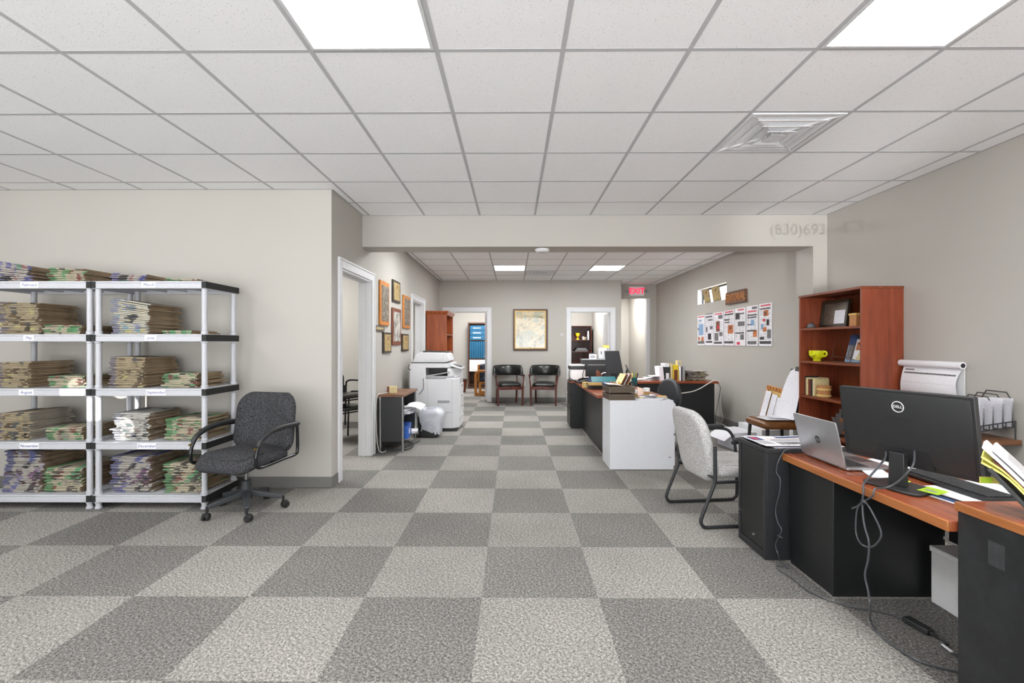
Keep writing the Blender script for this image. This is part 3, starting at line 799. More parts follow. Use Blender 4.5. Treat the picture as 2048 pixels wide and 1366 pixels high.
# ------------------------------------------------------------------ bookcases
def bookcase(label, loc, rz, w, d, h, shelves, mat, shelfmat=None, crown=False, th=.022, backmat=None):
    t = thing('bookcase', label, 'bookcase', loc, rz)
    sm = shelfmat or mat
    for s in (-1, 1):
        MB().box(*sorted((s*w/2, s*(w/2-th))), -d/2, d/2, 0, h-th).build('side_panel', mat, t, bevel=.0015)
    if crown:
        m = MB(); m.loft([[(x*(w/2+o), y*(d/2+o) - (0 if y < 0 else 0), z) for x, y in ((-1,-1),(1,-1),(1,1),(-1,1))] for o, z in ((.0, h-th), (.006, h-th), (.008, h-.005), (.03, h+.025), (.034, h+.035), (.034, h+.05))])
        m.build('crown_molding', mat, t)
    else:
        MB().box(-w/2-.004, w/2+.004, -d/2-.006, d/2, h-th, h).build('top_panel', sm, t, bevel=.002)
    MB().box(-w/2+th, w/2-th, d/2-.008, d/2-.002, .06, h-th).build('back_panel', backmat or mat, t, smooth=0)
    MB().box(-w/2+th, w/2-th, -d/2+.012, -d/2+.03, 0, .07).build('plinth', mat, t, smooth=0)
    for z in shelves: MB().box(-w/2+th, w/2-th, -d/2+.004, d/2-.008, z-.022, z).build('shelf', sm, t, bevel=.0015)
    return t
# tall auburn bookcase by the back of the left wall : faces +x
bookcase('auburn bookcase with crown molding, behind the copier', (LW+.215, 9.335, 0), PI/2, .93, .39, 1.89, [.09,.47,.83,1.17,1.50], M['redwood'], crown=True)
bc_books = [('gold brown pamphlet standing in the auburn bookcase', 1.17, -.40, .04, .24, 'creambook'), ('cream pamphlet leaning in the auburn bookcase', 1.17, -.34, .03, .2, 'paper'), ('dark binder on the upper shelf of the auburn bookcase', 1.50, -.38, .06, .26, 'darkbook')]
def book(label, x, y, z, w, d, h, mat, rz=0, group=None, lean=0):
    """upright book: spine faces -y in local, w thickness along x"""
    t = thing('book', label, 'book', (x, y, z), rz, group)
    t.rotation_euler = (0, lean, rz)
    m = MB(); m.box(-w/2, -w/2+.003, -d/2, d/2, 0, h); m.box(w/2-.003, w/2, -d/2, d/2, 0, h); m.box(-w/2+.003, w/2-.003, -d/2, -d/2+.003, 0, h)
    m.build('cover', M[mat], t, bevel=.001)
    MB().box(-w/2+.003, w/2-.003, -d/2+.003, d/2-.004, .003, h-.003).build('page_block', M['paper'], t, smooth=0)
    return t
for lab, z, ly, w_, h_, mt in bc_books:
    book(lab, LW+.24, 9.335+ly, z+.001, w_, .2, h_, mt, PI/2)

# ------------------------------------------------------------------ copier (its output side faces the camera)
def f1(px, Y): return atY(px, 700, Y).x
t = thing('copier', 'large white office copier against the side wall', 'copier', (-1.11, 7.30, 0))
# local box: x -.38..+.24 body, y -.31..+.31
m = MB(); m.prism([(-.37,-.30),(.20,-.30),(.30,-.20),(.30,.28),(-.37,.28)], 'z', .05, .80)
m.build('body', M['copier'], t, bevel=.008)
MB().box(-.33, .26, -.27, .25, .0, .05).build('base', M['blackplast'], t, bevel=.005)
q = MB(); q.box(-.02+.0, .16, -.304, -.3005, .435, .47); q.box(-.005, .145, -.3065, -.304, .442, .463); q.build('badge', M['copiergrey'], t, bevel=.002)
m = MB(); m.box(-.17, .20, -.3025, -.3005, .288, .292); m.box(.195, .1975, -.3025, -.3005, .06, .79); m.box(-.1725, -.17, -.3025, -.3005, .06, .79); m.build('panel_seam', M['copiergrey'], t, smooth=0)
# paper drawers on the front (+x) face
for z0, z1 in ((.07,.22), (.235,.38), (.395,.54), (.555,.70)):
    d = MB().box(.301, .309, -.185, .27, z0, z1).build('drawer', M['whiteplast'], t, bevel=.003)
    MB().box(.309, .314, -.03, .12, z1-.045, z1-.02).build('handle', M['copiergrey'], d, bevel=.002)
# rear pillar and upper scanner body
m = MB(); m.prism([(-.44,-.303),(-.20,-.303),(-.20,.285),(-.44,.285)], 'z', .42, .98); m.build('rear_column', M['copier'], t, bevel=.008)
m = MB(); m.prism([(-.44,-.30),(.10,-.30),(.17,-.24),(.20,-.10),(.20,.28),(-.44,.28)], 'z', .955, 1.03); m.build('scanner_body', M['copier'], t, bevel=.008)
MB().box(-.20, .12, .05, .28, .80, .955).build('output_back', M['blackplast'], t, smooth=0)
m = MB(); m.prism([(-.20,.84),(.16,.90),(.16,.885),(-.20,.815)], 'y', -.29, .05); m.build('output_tray', M['copiergrey'], t, bevel=.004)
m = MB(); m.prism([(-.20,-.305),(.10,-.305),(.22,-.24),(.22,.05),(-.20,.05)], 'z', .795, .835); m.build('lower_tray', M['copiergrey'], t, bevel=.006)
m = MB(); m.prism([(.12,-.27),(.24,-.20),(.30,-.10),(.30,.28),(.12,.28)], 'z', .80, .95); m.build('front_shoulder', M['copier'], t, bevel=.012)
m = MB(); m.prism([(-.40,1.035),(.10,1.035),(.165,1.06),(.13,1.17),(.09,1.185),(-.30,1.19),(-.36,1.15)], 'y', -.29, .24)
fd = m.build('document_feeder', M['copier'], t, bevel=.01)
m = MB(); m.prism([(-.26,1.191),(.07,1.187),(.11,1.176),(.085,1.20),(-.24,1.212)], 'y', -.26, .2); m.build('feeder_tray', M['blackplast'], fd, bevel=.003)
m = MB(); m.box(-.22, .06, -.293, -.2905, 1.07, 1.072); m.box(.058, .06, -.293, -.2905, 1.072, 1.16); m.build('feeder_seam', M['copiergrey'], fd, smooth=0)
MB().box(-.42, .12, -.302, .27, 1.030, 1.036).build('lid_gap', M['blackplast'], t, smooth=0)
m = MB(); m.prism([(.15,.985),(.33,.93),(.34,.945),(.16,1.01)], 'y', -.25, .22); pn = m.build('control_panel', M['copier'], t, bevel=.005)
q = MB(); q.obox((.255, -.03, .983), .13, .22, .006, Matrix.Rotation(math.radians(16), 3, 'Y')); q.build('screen', M['blackgloss'], pn)
q = MB(); q.obox((.30, .15, .967), .04, .10, .006, Matrix.Rotation(math.radians(16), 3, 'Y')); q.build('keypad', M['copiergrey'], pn)
q = MB(); r = random.Random(4)
for k in range(9): zz = .58 + k*.04; q.box(-.43 + r.uniform(0, .06), -.36 + r.uniform(0, .05), -.302, -.3005, zz, zz + .018)
q.build('warning_label', M['greyprint'], t, smooth=0)
m = MB(); m.tube(smooth_path([(-.43,-.27,1.03),(-.455,-.31,.98),(-.45,-.315,.94),(-.42,-.305,.93)], 5), .006, 6); m.tube(smooth_path([(-.30,-.305,.56),(-.26,-.325,.60),(-.23,-.318,.66),(-.235,-.305,.80)], 6), .005, 6); m.build('cable', M['cabledark'], t)

# bin with a white liner, beside the stand
t = thing('waste_bin', 'black waste bin with a loose white bin liner, between the stand and copier', 'waste bin', (-1.19, 6.66, 0))
m = MB(); m.loft([[(x, y, z) for x, y in rrect(w, d, .03, 3)] for w, d, z in ((.26,.20,0),(.30,.24,.16),(.31,.25,.30),(.30,.24,.30),(.28,.22,.02))]); m.build('bucket', M['blackplast'], t, smooth=50)
m = MB(); rr = random.Random(5); rings = []
for zi, (w, d, z) in enumerate(((.335,.27,.10),(.345,.285,.17),(.36,.30,.25),(.37,.305,.33),(.35,.28,.38),(.30,.24,.40),(.26,.2,.34))):
    rings.append([(x*(1+.10*math.sin(9*math.atan2(y,x)+zi)) + (.035*zi/3 if x > 0 and zi < 4 else 0), y*(1+.08*math.sin(7*math.atan2(y,x)+zi*2)), z + rr.uniform(-.02,.02) - (.06*max(0,x)/.15 if z < .2 else 0)) for x, y in rrect(w*.93, d*.93, .10, 6)])
m.loft(rings, caps=False); m.build('liner', M['bag'], t, smooth=80)

# printer stand
t = thing('utility_stand', 'small dark stand with walnut top and chrome legs', 'stand', (0, 0, 0))
x0, x1, y0, y1, zt = -1.645, -1.315, 5.64, 6.42, .705
MB().box(x0, x1, y0, y1, zt-.028, zt).build('top_board', M['walnut'], t, bevel=.002)
m = MB(); m.box(x0+.03, x1-.03, y0+.035, y0+.05, .13, zt-.028); m.build('side_panel', M['blackmetal'], t, smooth=0)
m = MB(); m.box(x0+.03, x1-.03, y1-.05, y1-.035, .13, zt-.028); m.build('side_panel', M['blackmetal'], t, smooth=0)
MB().box(x0+.03, x0+.04, y0+.05, y1-.05, .13, zt-.028).build('back_panel', M['blackmetal'], t, smooth=0)
for z in (.14, .44): MB().box(x0+.04, x1-.03, y0+.05, y1-.05, z-.015, z).build('shelf', M['blackmetal'], t, smooth=0)
for x in (x0+.03, x1-.025):
    for y in (y0+.03, y1-.03):
        m = MB(); m.cyl((x,y,.02), (x,y,zt-.028), .0125, seg=14); m.cyl((x,y,0), (x,y,.02), .016, seg=14); m.build('leg', M['chrome'], t)
t = thing('paper_pile', 'loose white papers sticking out of the stand shelf', 'papers', (-1.43, 5.98, .4415))
rr = random.Random(8); m = MB()
for k in range(7): m.obox((rr.uniform(-.02,.05), rr.uniform(-.06,.06), .004 + k*.009), .26, .32, .008, Matrix.Rotation(rr.uniform(-.12,.12), 3, 'Z'))
m.build('sheets', M['paper'], t, smooth=0)
m = MB(); m.grid(lambda u, v: (.06 + .22*u, -.16 + .34*v, .075 + .035*math.sin(u*2.2) + .02*v - .05*u*u), 6, 4); m.build('curled_sheet', M['paper'], t, smooth=80)
t = thing('paper_ream', 'blue wrapped ream of paper on the lower shelf of the stand', 'paper ream', (-1.45, 5.92, .1415), .1)
MB().box(-.12, .14, -.16, .16, 0, .16).build('wrapper', M['bluepack'], t, bevel=.006)
MB().box(-.03, .141, -.10, .02, .05, .11).build('printed_patch', M['paper'], t, smooth=0)
t = thing('paper_stack', 'flat white sheets under the blue ream, jutting from the stand', 'papers', (-1.43, 6.24, .1415))
for k in range(3): MB().obox((.01*k, 0, .004+k*.009), .27, .2, .008, Matrix.Rotation(.08*k, 3, 'Z')).build('sheet', M['paper'], t, smooth=0)
t = thing('small_speaker', 'small brown and white box on the walnut stand top', 'box', (-1.50, 5.79, zt+.001), .15)
MB().box(-.055, .055, -.03, .04, 0, .088).build('case', M['creambook'], t, bevel=.006)
MB().box(-.06, -.03, -.034, -.0305, .0, .088).build('end_panel', M['brownbook'], t, bevel=.003)
m = MB(); m.tube(smooth_path([(-1.535,5.74,.72),(-1.60,5.70,.712),(-1.64,5.625,.68),(-1.648,5.615,.4),(-1.63,5.62,.1),(-1.60,5.64,.012),(-1.56,5.72,.008),(-1.60,5.85,.008)], 7), .005, 6)
tag(m.build('cable', M['cablewhite']), 'pale cord hanging from the walnut stand to the carpet', 'cable')
m = MB(); m.tube(smooth_path([(-1.60,5.75,.02),(-1.45,5.70,.03),(-1.32,5.78,.009),(-1.28,6.0,.009),(-1.36,6.15,.02),(-1.50,6.05,.04),(-1.55,5.9,.015),(-1.40,5.84,.009),(-1.26,6.3,.009)], 7), .007, 6)
tag(m.build('cable_tangle', M['cabledark']), 'tangle of dark cables on the carpet under the stand', 'cable')

# stacked black chairs in the first side office
def office_stacker(loc, rz, label):
    t = thing('stacking_chair', label, 'chair', loc, rz, 'black stacking chairs in the side office')
    MB().pad(rrect(.46, .44, .08, 4), .05, .01, lambda p: Vector((p.x, p.y, p.z+.43)), .5).build('seat', M['leather'], t, smooth=60)
    MB().pad([(x, y+.62) for x, y in rrect(.44, .24, .06, 4)], .04, .0, lambda p: Vector((p.x, .22 - p.z + .04, p.y)), .5).build('backrest', M['leather'], t, smooth=60)
    for s in (-1, 1):
        x = s*.245; m = MB()
        m.tube(smooth_path([(x,-.20,0),(x,-.20,.55),(x,-.18,.62),(x,-.1,.645),(x,.12,.645),(x,.2,.62),(x,.22,.55),(x,.24,0)], 6), .012, 8); m.build('frame_side', M['blackgloss'], t)
    for y_ in (-.2, .22): MB().cyl((-.245,y_,.41), (.245,y_,.41), .01).build('cross_bar', M['blackgloss'], t)
    return t
c0 = office_stacker((-2.28, 6.35, 0), math.radians(60), 'black padded stacking chair seen through the nearest side doorway, lower of two')
dup(c0, 'black padded stacking chair seen through the nearest side doorway, upper of two', (-2.315, 6.335, .16))
t = thing('side_door', 'dark narrow cabinet edge inside the second side doorway', 'cabinet', (-2.12, 9.05, 0))
MB().box(-.15, .15, -.2, .2, 0, 1.2).build('body', M['blackmetal'], t, bevel=.004); MB().box(.151, .16, -.18, .18, .05, 1.15).build('door', M['black'], t, bevel=.002)

# ------------------------------------------------------------------ back wall: framed map, outlet, exit sign
t = thing('framed_map', 'antique map in a dark wooden frame above the captain chairs', 'picture', (.39, BW-.004, 1.63))
w, h = .775, .93; m = MB()
def frame(m, w, h, f, y0, y1, mi=0):
    m.box(-w/2, w/2, y0, y1, h/2-f, h/2, mi); m.box(-w/2, w/2, y0, y1, -h/2, -h/2+f, mi)
    m.box(-w/2, -w/2+f, y0, y1, -h/2+f, h/2-f, mi); m.box(w/2-f, w/2, y0, y1, -h/2+f, h/2-f, mi)
frame(m, w, h, .035, -.035, 0); m.build('frame', M['darkwood'], t, bevel=.006)
m = MB(); frame(m, w-.07, h-.07, .022, -.026, -.002); m.build('inner_frame', M['gold'], t, bevel=.003)
MB().box(-w/2+.056, w/2-.056, -.012, -.004, -h/2+.056, h/2-.056).build('map_print', M['map'], t, smooth=0)
MB().box(-w/2+.056, w/2-.056, -.018, -.0165, -h/2+.056, h/2-.056).build('glass', M['glass'], t, smooth=0)
t = thing('wall_outlet', 'white wall outlet between the captain chairs', 'outlet', (.245, BW-.001, .42))
MB().box(-.036, .036, -.006, 0, -.058, .058).build('plate', M['whiteplast'], t, bevel=.002)
for z in (-.022, .022): MB().box(-.015, .015, -.0085, -.006, z-.013, z+.013).build('socket', M['trim'], t, bevel=.002)
t = thing('thermostat', 'small white wall plate beside the white doorway casing', 'wall plate', (1.10, BW-.001, 1.52))
MB().box(-.03, .03, -.012, 0, -.022, .022).build('plate', M['trim'], t, bevel=.003); MB().box(-.014, .014, -.014, -.012, -.008, .008).build('screen', M['copiergrey'], t)
t = thing('exit_sign', 'lit red EXIT sign above the bright hallway opening', 'exit sign', (2.975, 11.297, 2.575))
MB().prism(rrect(.36, .22, .02, 3), 'y', -.045, -.001).build('housing', M['whiteplast'], t, bevel=.004)
text_mesh('lettering', 'EXIT', .185, M['exitred'], t, (0, -.0475, 0), (PI/2, 0, 0), .002, 0, .004, 1.0)
for s in (-1, 1):
    hd = MB(); hd.cyl((s*.185, -.03, 0), (s*.215, -.035, 0), .02, seg=14); hd.cyl((s*.232, -.03, 0), (s*.232, -.075, -.008), .036, .042, 18); hd.build('lamp_head', M['copiergrey'], t)

# ------------------------------------------------------------------ room seen through the far doorway beside the auburn bookcase
t = bookcase('narrow wooden bookcase of blue volumes inside the bright far room', (-.99, 13.82, 0), 0, .66, .32, 1.93, [.12, .88, 1.42], M['darkwood'], th=.045)
MB().box(-.285, .285, -.155, -.14, .5, .84).build('lower_panel', M['whiteplast'], t, smooth=0)
for k in range(9):
    book('blue bound volume in the upright row inside the bright far room', -.99-.25+k*.062, 13.80, .882, .055, .24, .50, 'bluebook', 0, 'blue volumes upright on the far bookcase')
for k in range(3):
    t = thing('binder_box', ['lowest blue box lying above the upright blue volumes', 'middle blue box lying above the upright blue volumes', 'topmost blue box lying above the upright blue volumes'][k], 'box', (-.99, 13.79, 1.4215 + k*.142), 0)
    MB().box(-.27, .27, -.13, .13, 0, .135).build('body', M['bluebook'], t, bevel=.004); MB().box(-.18, .05, -.132, -.1302, .05, .075).build('title_strip', M['paper'], t, smooth=0)
# oak armchair with navy cushion, seen from its side
t = thing('oak_armchair', 'honey oak armchair with a navy seat cushion inside the bright far room', 'armchair', (-.62, 12.05, 0), math.radians(82))
for s in (-1, 1):
    m = MB(); x = s*.27
    pts = [(x,-.29,.03),(x,-.29,.50),(x,-.19,.62),(x,.22,.62),(x,.29,.55),(x,.29,.03)]
    for a, b in zip(pts, pts[1:]): m.bar(a, b, .06, .075, up=(1,0,0))
    m.bar((x,-.32,.035), (x,.32,.035), .06, .07, up=(0,0,1)); m.build('side_frame', M['oak'], t, bevel=.012)
MB().box(-.24, .24, .20, .25, .35, .78).build('back_frame', M['oak'], t, bevel=.01)
MB().box(-.24, .24, -.26, .22, .30, .35).build('seat_frame', M['oak'], t, bevel=.006)
MB().pad(rrect(.48, .48, .05, 4), .10, .01, lambda p: Vector((p.x, p.y-.02, p.z+.35)), .5).build('seat_cushion', M['navy'], t, smooth=60)
MB().pad([(x, y+.62) for x, y in rrect(.46, .34, .05, 4)], .07, .01, lambda p: Vector((p.x, .20 - p.z, p.y)), .5).build('back_cushion', M['navy'], t, smooth=60)
t = thing('waste_basket', 'dark waste basket on the far room floor beside the copier', 'waste bin', (-1.38, 12.6, 0))
m = MB(); m.lathe([(.10,0),(.15,.34),(.155,.34),(.145,.33),(.095,.01)], seg=20); m.build('bucket', M['brownbook'], t); MB().lathe([(.15,.335),(.16,.345),(.155,.355),(.148,.345)], seg=20, caps=False).build('rim', M['darkbook'], t)

# mahogany bookcase in the other far room
t = bookcase('dark mahogany bookcase inside the far room behind the office desks', (1.86, 13.80, 0), 0, .86, .34, 1.83, [.12, .42, .74, 1.08, 1.42], M['mahog'])
t = thing('gold_trophy', 'small gold cup on the mahogany bookcase', 'trophy', (1.90, 13.75, 1.421))
MB().lathe([(.045,0),(.045,.02),(.03,.035),(.015,.06),(.02,.09),(.05,.11),(.062,.16),(.066,.20),(.060,.20),(.05,.17),(.001,.15)], seg=20).build('cup', M['yellowfile'], t)
MB().box(-.05, .05, -.05, .05, -.0005, .012).build('base', M['gold'], t)
for k, (dx, w_, h_, mt) in enumerate(((.20,.03,.10,'paper'),(.245,.025,.08,'creambook'),(.30,.025,.09,'greyprint'),(.345,.03,.26,'paper'))):
    book(['short pale booklet on the mahogany bookcase', 'smallest cream booklet on the mahogany bookcase', 'grey booklet on the mahogany bookcase', 'tall pale book at the end of the mahogany shelf'][k], 1.86+dx, 13.76, 1.421, w_, .2, h_, mt)
for k, w_ in enumerate((.40, .36, .30)):
    t = thing('lying_book', ['bottom dark book lying on the mahogany shelf', 'middle dark book lying on the mahogany shelf', 'top dark book lying on the mahogany shelf'][k], 'book', (2.0, 13.75, 1.081 + k*.036))
    MB().box(-w_/2, w_/2, -.11, .11, 0, .034).build('cover', M['darkbook'], t, bevel=.002); MB().box(-w_/2+.02, w_/2-.02, -.112, -.1101, .012, .022).build('title_strip', M['textprint'], t, smooth=0)
# ------------------------------------------------------------------ right wall: posters, sign, banners
def rx(px, py): return atX(px, py, RW)
r = random.Random(11)
POST = [(1396.4,1410.6,631,'peach and blue pictures, farthest along the wall'), (1412.3,1427.7,627,'mostly grey text and one small dark photo'), (1429.3,1447.8,624.5,'a tall dark red photo in its middle'),
        (1449.6,1469.4,620.5,'an orange fire photo'), (1471.6,1492,616,'a dark photo at its top corner'), (1495,1517,611.5,'slanted black headlines'), (1520.5,1545.5,606.5,'scattered orange photos, nearest the bookcase')]
PM = ['paper','redink','blackink','textprint','greyprint','orangeprint','blueprint','brownbook']
SPEC = [  # rectangles u0,u1,v0,v1 (from top),material
 [(.25,.6,.14,.2,6),(.2,.85,.29,.66,6),(.05,.2,.42,.48,2),(.1,.35,.72,.84,5),(.55,.9,.72,.86,5),(.05,.95,.86,.95,4)],
 [(.05,.95,.0,.03,2),(.05,.9,.07,.13,2),(.35,.95,.18,.23,4),(.6,.95,.4,.5,4),(.08,.3,.42,.58,4),(.35,.75,.63,.82,2),(.1,.9,.86,.92,2)],
 [(.5,.95,.09,.2,4),(.25,.65,.27,.58,7),(.4,.6,.4,.5,1),(.08,.5,.62,.86,4),(.6,.95,.6,.72,4),(.05,.9,.88,.95,2)],
 [(.05,.95,.09,.14,2),(.05,.6,.24,.29,2),(.08,.6,.32,.36,4),(.4,.95,.42,.66,5),(.55,.8,.45,.55,7),(.05,.95,.87,.94,2)],
 [(.05,.5,.12,.3,4),(.1,.4,.14,.28,2),(.5,.9,.13,.17,2),(.3,.95,.36,.48,4),(.05,.9,.64,.68,2),(.55,.9,.70,.84,4),(.2,.5,.9,.97,1)],
 [(.5,.95,.03,.09,4),(.1,.95,.21,.25,2),(.1,.9,.27,.31,2),(.4,.7,.35,.5,6),(.05,.45,.45,.48,2),(.05,.9,.6,.64,2),(.6,.95,.62,.78,5),(.1,.9,.88,.96,4)],
 [(.05,.9,.1,.14,2),(.35,.75,.16,.3,5),(.4,.6,.2,.28,7),(.3,.5,.36,.42,1),(.6,.8,.38,.52,2),(.15,.35,.48,.6,6),(.3,.6,.56,.66,5),(.65,.95,.62,.82,4),(.05,.4,.78,.85,2),(.05,.95,.88,.95,2)]]
for i, (a, b, top, desc) in enumerate(POST):
    y1, y0 = rx(a, 650).y, rx(b, 650).y; zt = rx((a+b)/2, top).z; zb = 1.288
    w, h = y1-y0, zt-zb
    # local: width along x from far (left in view) to near, front toward -y ; rotate -90 so front faces -x
    t = thing('newspaper_poster', 'mounted newspaper front page with ' + desc, 'poster', (RW-.002, (y0+y1)/2, (zt+zb)/2), -PI/2, 'mounted front pages on the wall')
    MB().box(-w/2, w/2, -.012, 0, -h/2, h/2).build('board', M['paper'], t, bevel=.001)
    q = MB(); X = lambda u: -w/2 + u*w; Z = lambda v: h/2 - v*h
    def R(u0, u1, v0, v1, mi, d=.0126): q.box(X(u0), X(u1), -d, -.012, Z(v1), Z(v0), mi)
    mast = .04 if i != 5 else .13
    if i != 1:
        u = .12 if i != 4 else .3
        while u < .88: ww = r.uniform(.05, .09); R(u, u+ww, mast-.018 + r.uniform(0, .01), mast+.03, 1, .0128); u += ww + .02
    for cx_ in range(3):
        v = .15
        while v < .86:
            if r.random() < .72: R(.06 + cx_*.31, .06 + cx_*.31 + r.uniform(.18, .27), v, v+.008, 3, .0124)
            v += .017
    for k, (u0, u1, v0, v1, mi) in enumerate(SPEC[i]):
        if v1 - v0 < .075 and mi == 2:
            u = u0
            while u < u1: ww = r.uniform(.04, .1); R(u, min(u1, u+ww), v0 + r.uniform(0,.006), v1, mi, .0131 + k*.0001); u += ww + .02
        else: R(u0, u1, v0, v1, mi, .013 + k*.0001)
    q.build('print', [M[x] for x in PM], t, smooth=0)
# EDITORIAL sign
y1, y0 = rx(1455.5, 600).y, rx(1495, 600).y; zm = (rx(1475, 584).z + rx(1475, 604.5).z)/2; w = y1-y0; h = .195
t = thing('wooden_sign', 'carved wooden EDITORIAL sign above the mounted front pages', 'sign', (RW-.002, (y0+y1)/2, zm), -PI/2)
MB().box(-w/2, w/2, -.03, 0, -h/2, h/2).build('board', M['walnut'], t, bevel=.004)
m = MB(); frame(m, w, h, .014, -.036, -.03); m.build('border', M['darkwood'], t, bevel=.003)
text_mesh('lettering', 'EDITORIAL', .165, M['basket'], t, (0, -.034, -.003), (PI/2, 0, 0), .004, 0, .002, .80)
# two gold banners hung in the window
for k, (a, b, lab) in enumerate(((1411, 1425, 'gold award pennant in the high window, farther from the wooden sign'), (1428.5, 1446, 'gold award pennant in the high window, closer to the wooden sign'))):
    y1, y0 = atX(a, 600, RW+.07).y, atX(b, 600, RW+.07).y; w = y1-y0-.03
    t = thing('award_pennant', lab, 'pennant', (RW+.055, (y0+y1)/2, 2.0435), -PI/2, 'gold pennants in the high window')
    t.rotation_euler = (math.radians(9), 0, -PI/2)
    MB().box(-w/2, w/2, -.008, 0, 0, .255).build('board', M['darkframe'], t, bevel=.002)
    MB().box(-w/2+.012, w/2-.012, -.0095, -.008, .02, .252).build('gold_plate', M['award'], t, smooth=0)
    MB().box(-.02, .02, -.0105, -.0095, .17, .21).build('emblem', M['brownbook'], t, smooth=0)

# ------------------------------------------------------------------ cherry bookcase on the right wall and what stands in it
BX, BY = RW-.003-.185, 4.615
bookcase('reddish cherry bookcase standing beside the wall column', (BX, BY, 0), -PI/2, .91, .37, 1.835, [.09, .42, .775, 1.14, 1.485], M['cherryside'], M['cherryx'], backmat=M['cherry'])
Bx = lambda d: BX - d          # toward the room
def bpos(px, z, d=.02): return atX(px, 700, BX - d).y
# framed certificate
t = thing('framed_certificate', 'dark framed certificate on the top shelf of the cherry bookcase', 'picture', (BX+.04, bpos(1671, 0, -.05), 1.4870), -PI/2)
t.rotation_euler = (math.radians(-7), 0, -PI/2)
w, h = .40, .285
m = MB(); m.box(-w/2, w/2, -.03, 0, h-.03, h); m.box(-w/2, w/2, -.03, 0, 0, .03); m.box(-w/2, -w/2+.03, -.03, 0, .03, h-.03); m.box(w/2-.03, w/2, -.03, 0, .03, h-.03); m.build('frame', M['darkframe'], t, bevel=.003)
MB().box(-w/2+.03, w/2-.03, -.014, -.006, .03, h-.03).build('backing', M['bronze'], t, smooth=0)
MB().box(.0, w/2-.045, -.016, -.014, .04, h*.62).build('print', M['written'], t, smooth=0)
t = thing('small_figurine', 'small dark lumpy figurine at the end of the top shelf', 'figurine', (BX-.09, bpos(1622, 0, .09), 1.486))
MB().lathe([(.035,0),(.042,.012),(.036,.035),(.022,.05),(.012,.055),(.001,.056)], seg=18).build('body', M['greyprint'], t); MB().lathe([(.016,.05),(.018,.06),(.012,.072),(.001,.075)], (.015,.012,-.012), seg=14).build('head', M['darkbook'], t)
t = thing('wooden_box', 'pale wooden lidded box on the top shelf beside the side panel', 'box', (BX-.05, bpos(1718, 0, .05), 1.486), 0)
MB().box(-.055, .055, -.04, .05, 0, .10).build('body', M['basket'], t, bevel=.003); MB().box(-.06, .06, -.045, .055, .101, .122).build('lid', M['tan'], t, bevel=.004)
# yellow smiling mug
t = thing('yellow_mug', 'yellow smiling footed mug on the cherry bookcase', 'mug', (BX-.06, bpos(1634, 0, .06), 1.1405), math.radians(-75))
MB().lathe([(.001,.004),(.036,.0),(.038,.012),(.033,.018),(.055,.035),(.072,.06),(.076,.095),(.077,.11),(.073,.11),(.070,.09),(.06,.05),(.001,.03)], seg=28).build('bowl', M['yellow'], t)
MB().tube(smooth_path([(.073,0,.097),(.10,0,.10),(.115,0,.08),(.10,0,.055),(.066,0,.05)], 5), .009, 10).build('handle', M['yellow'], t)
m = MB(); R0 = .0745
def onb(a, z, rr): return (rr*math.cos(a), rr*math.sin(a), z)
m.tube([onb(a, .072 - .028*math.cos((a+1.75)*1.6), .0715 + .004*(1-math.cos((a+1.75)*1.6))) for a in [-2.5 + 1.5*i/14 for i in range(15)]], .0028, 6); 
for a in (-2.05, -1.45): m.tube([onb(a-.06, .093, .0765), onb(a, .099, .0772), onb(a+.06, .093, .0765)], .0025, 6)
m.build('smile', M['blackink'], t)
# magazine in a wire rack
t = thing('magazine', 'blue glossy travel magazine standing on the bookcase shelf', 'magazine', (BX+.03, bpos(1702, 0, -.01), 1.142), -PI/2)
t.rotation_euler = (math.radians(-14), 0, -PI/2)
MB().box(-.11, .13, -.006, 0, 0, .275).build('cover', M['blueprint'], t, bevel=.001)
q = MB(); q.box(-.11, .13, -.0068, -.006, .17, .275, 0); q.box(-.10, .02, -.0070, -.006, .02, .17, 1); q.box(-.01, .10, -.0072, -.006, .03, .235, 2); q.prism([(.0,.12),(.075,.12),(.065,.20),(.01,.20)], 'y', -.0076, -.006, 3); q.prism([(.02,.02),(.09,.02),(.10,.10),(.06,.10)], 'y', -.0078, -.006, 4)
q.build('picture', [M['navyprint'], M['greyprint'], M['paper'], M['orangeprint'], M['creambook']], t, smooth=0)
text_mesh('title', 'TEXAS', .05, M['blackink'], t, (.035, -.0082, .245), (PI/2, 0, 0), .0003, 0, .001, 1.0)
t = thing('magazine_rack', 'thin brown wire rack holding the blue magazine', 'rack', (BX+.03, bpos(1693, 0, -.01), 1.1405), -PI/2)
for sx in (-.17, .10):
    m = MB(); m.tube([(sx,-.06,.003),(sx,-.01,.19),(sx,.03,.19),(sx,.10,.003)], .0035, 6); m.build('side_wire', M['darkwood'], t)
m = MB(); m.cyl((-.17,-.06,.003), (.10,-.06,.003), .0035, seg=6); m.cyl((-.17,-.045,.05), (.10,-.045,.05), .0035, seg=6); m.build('cross_wire', M['darkwood'], t)
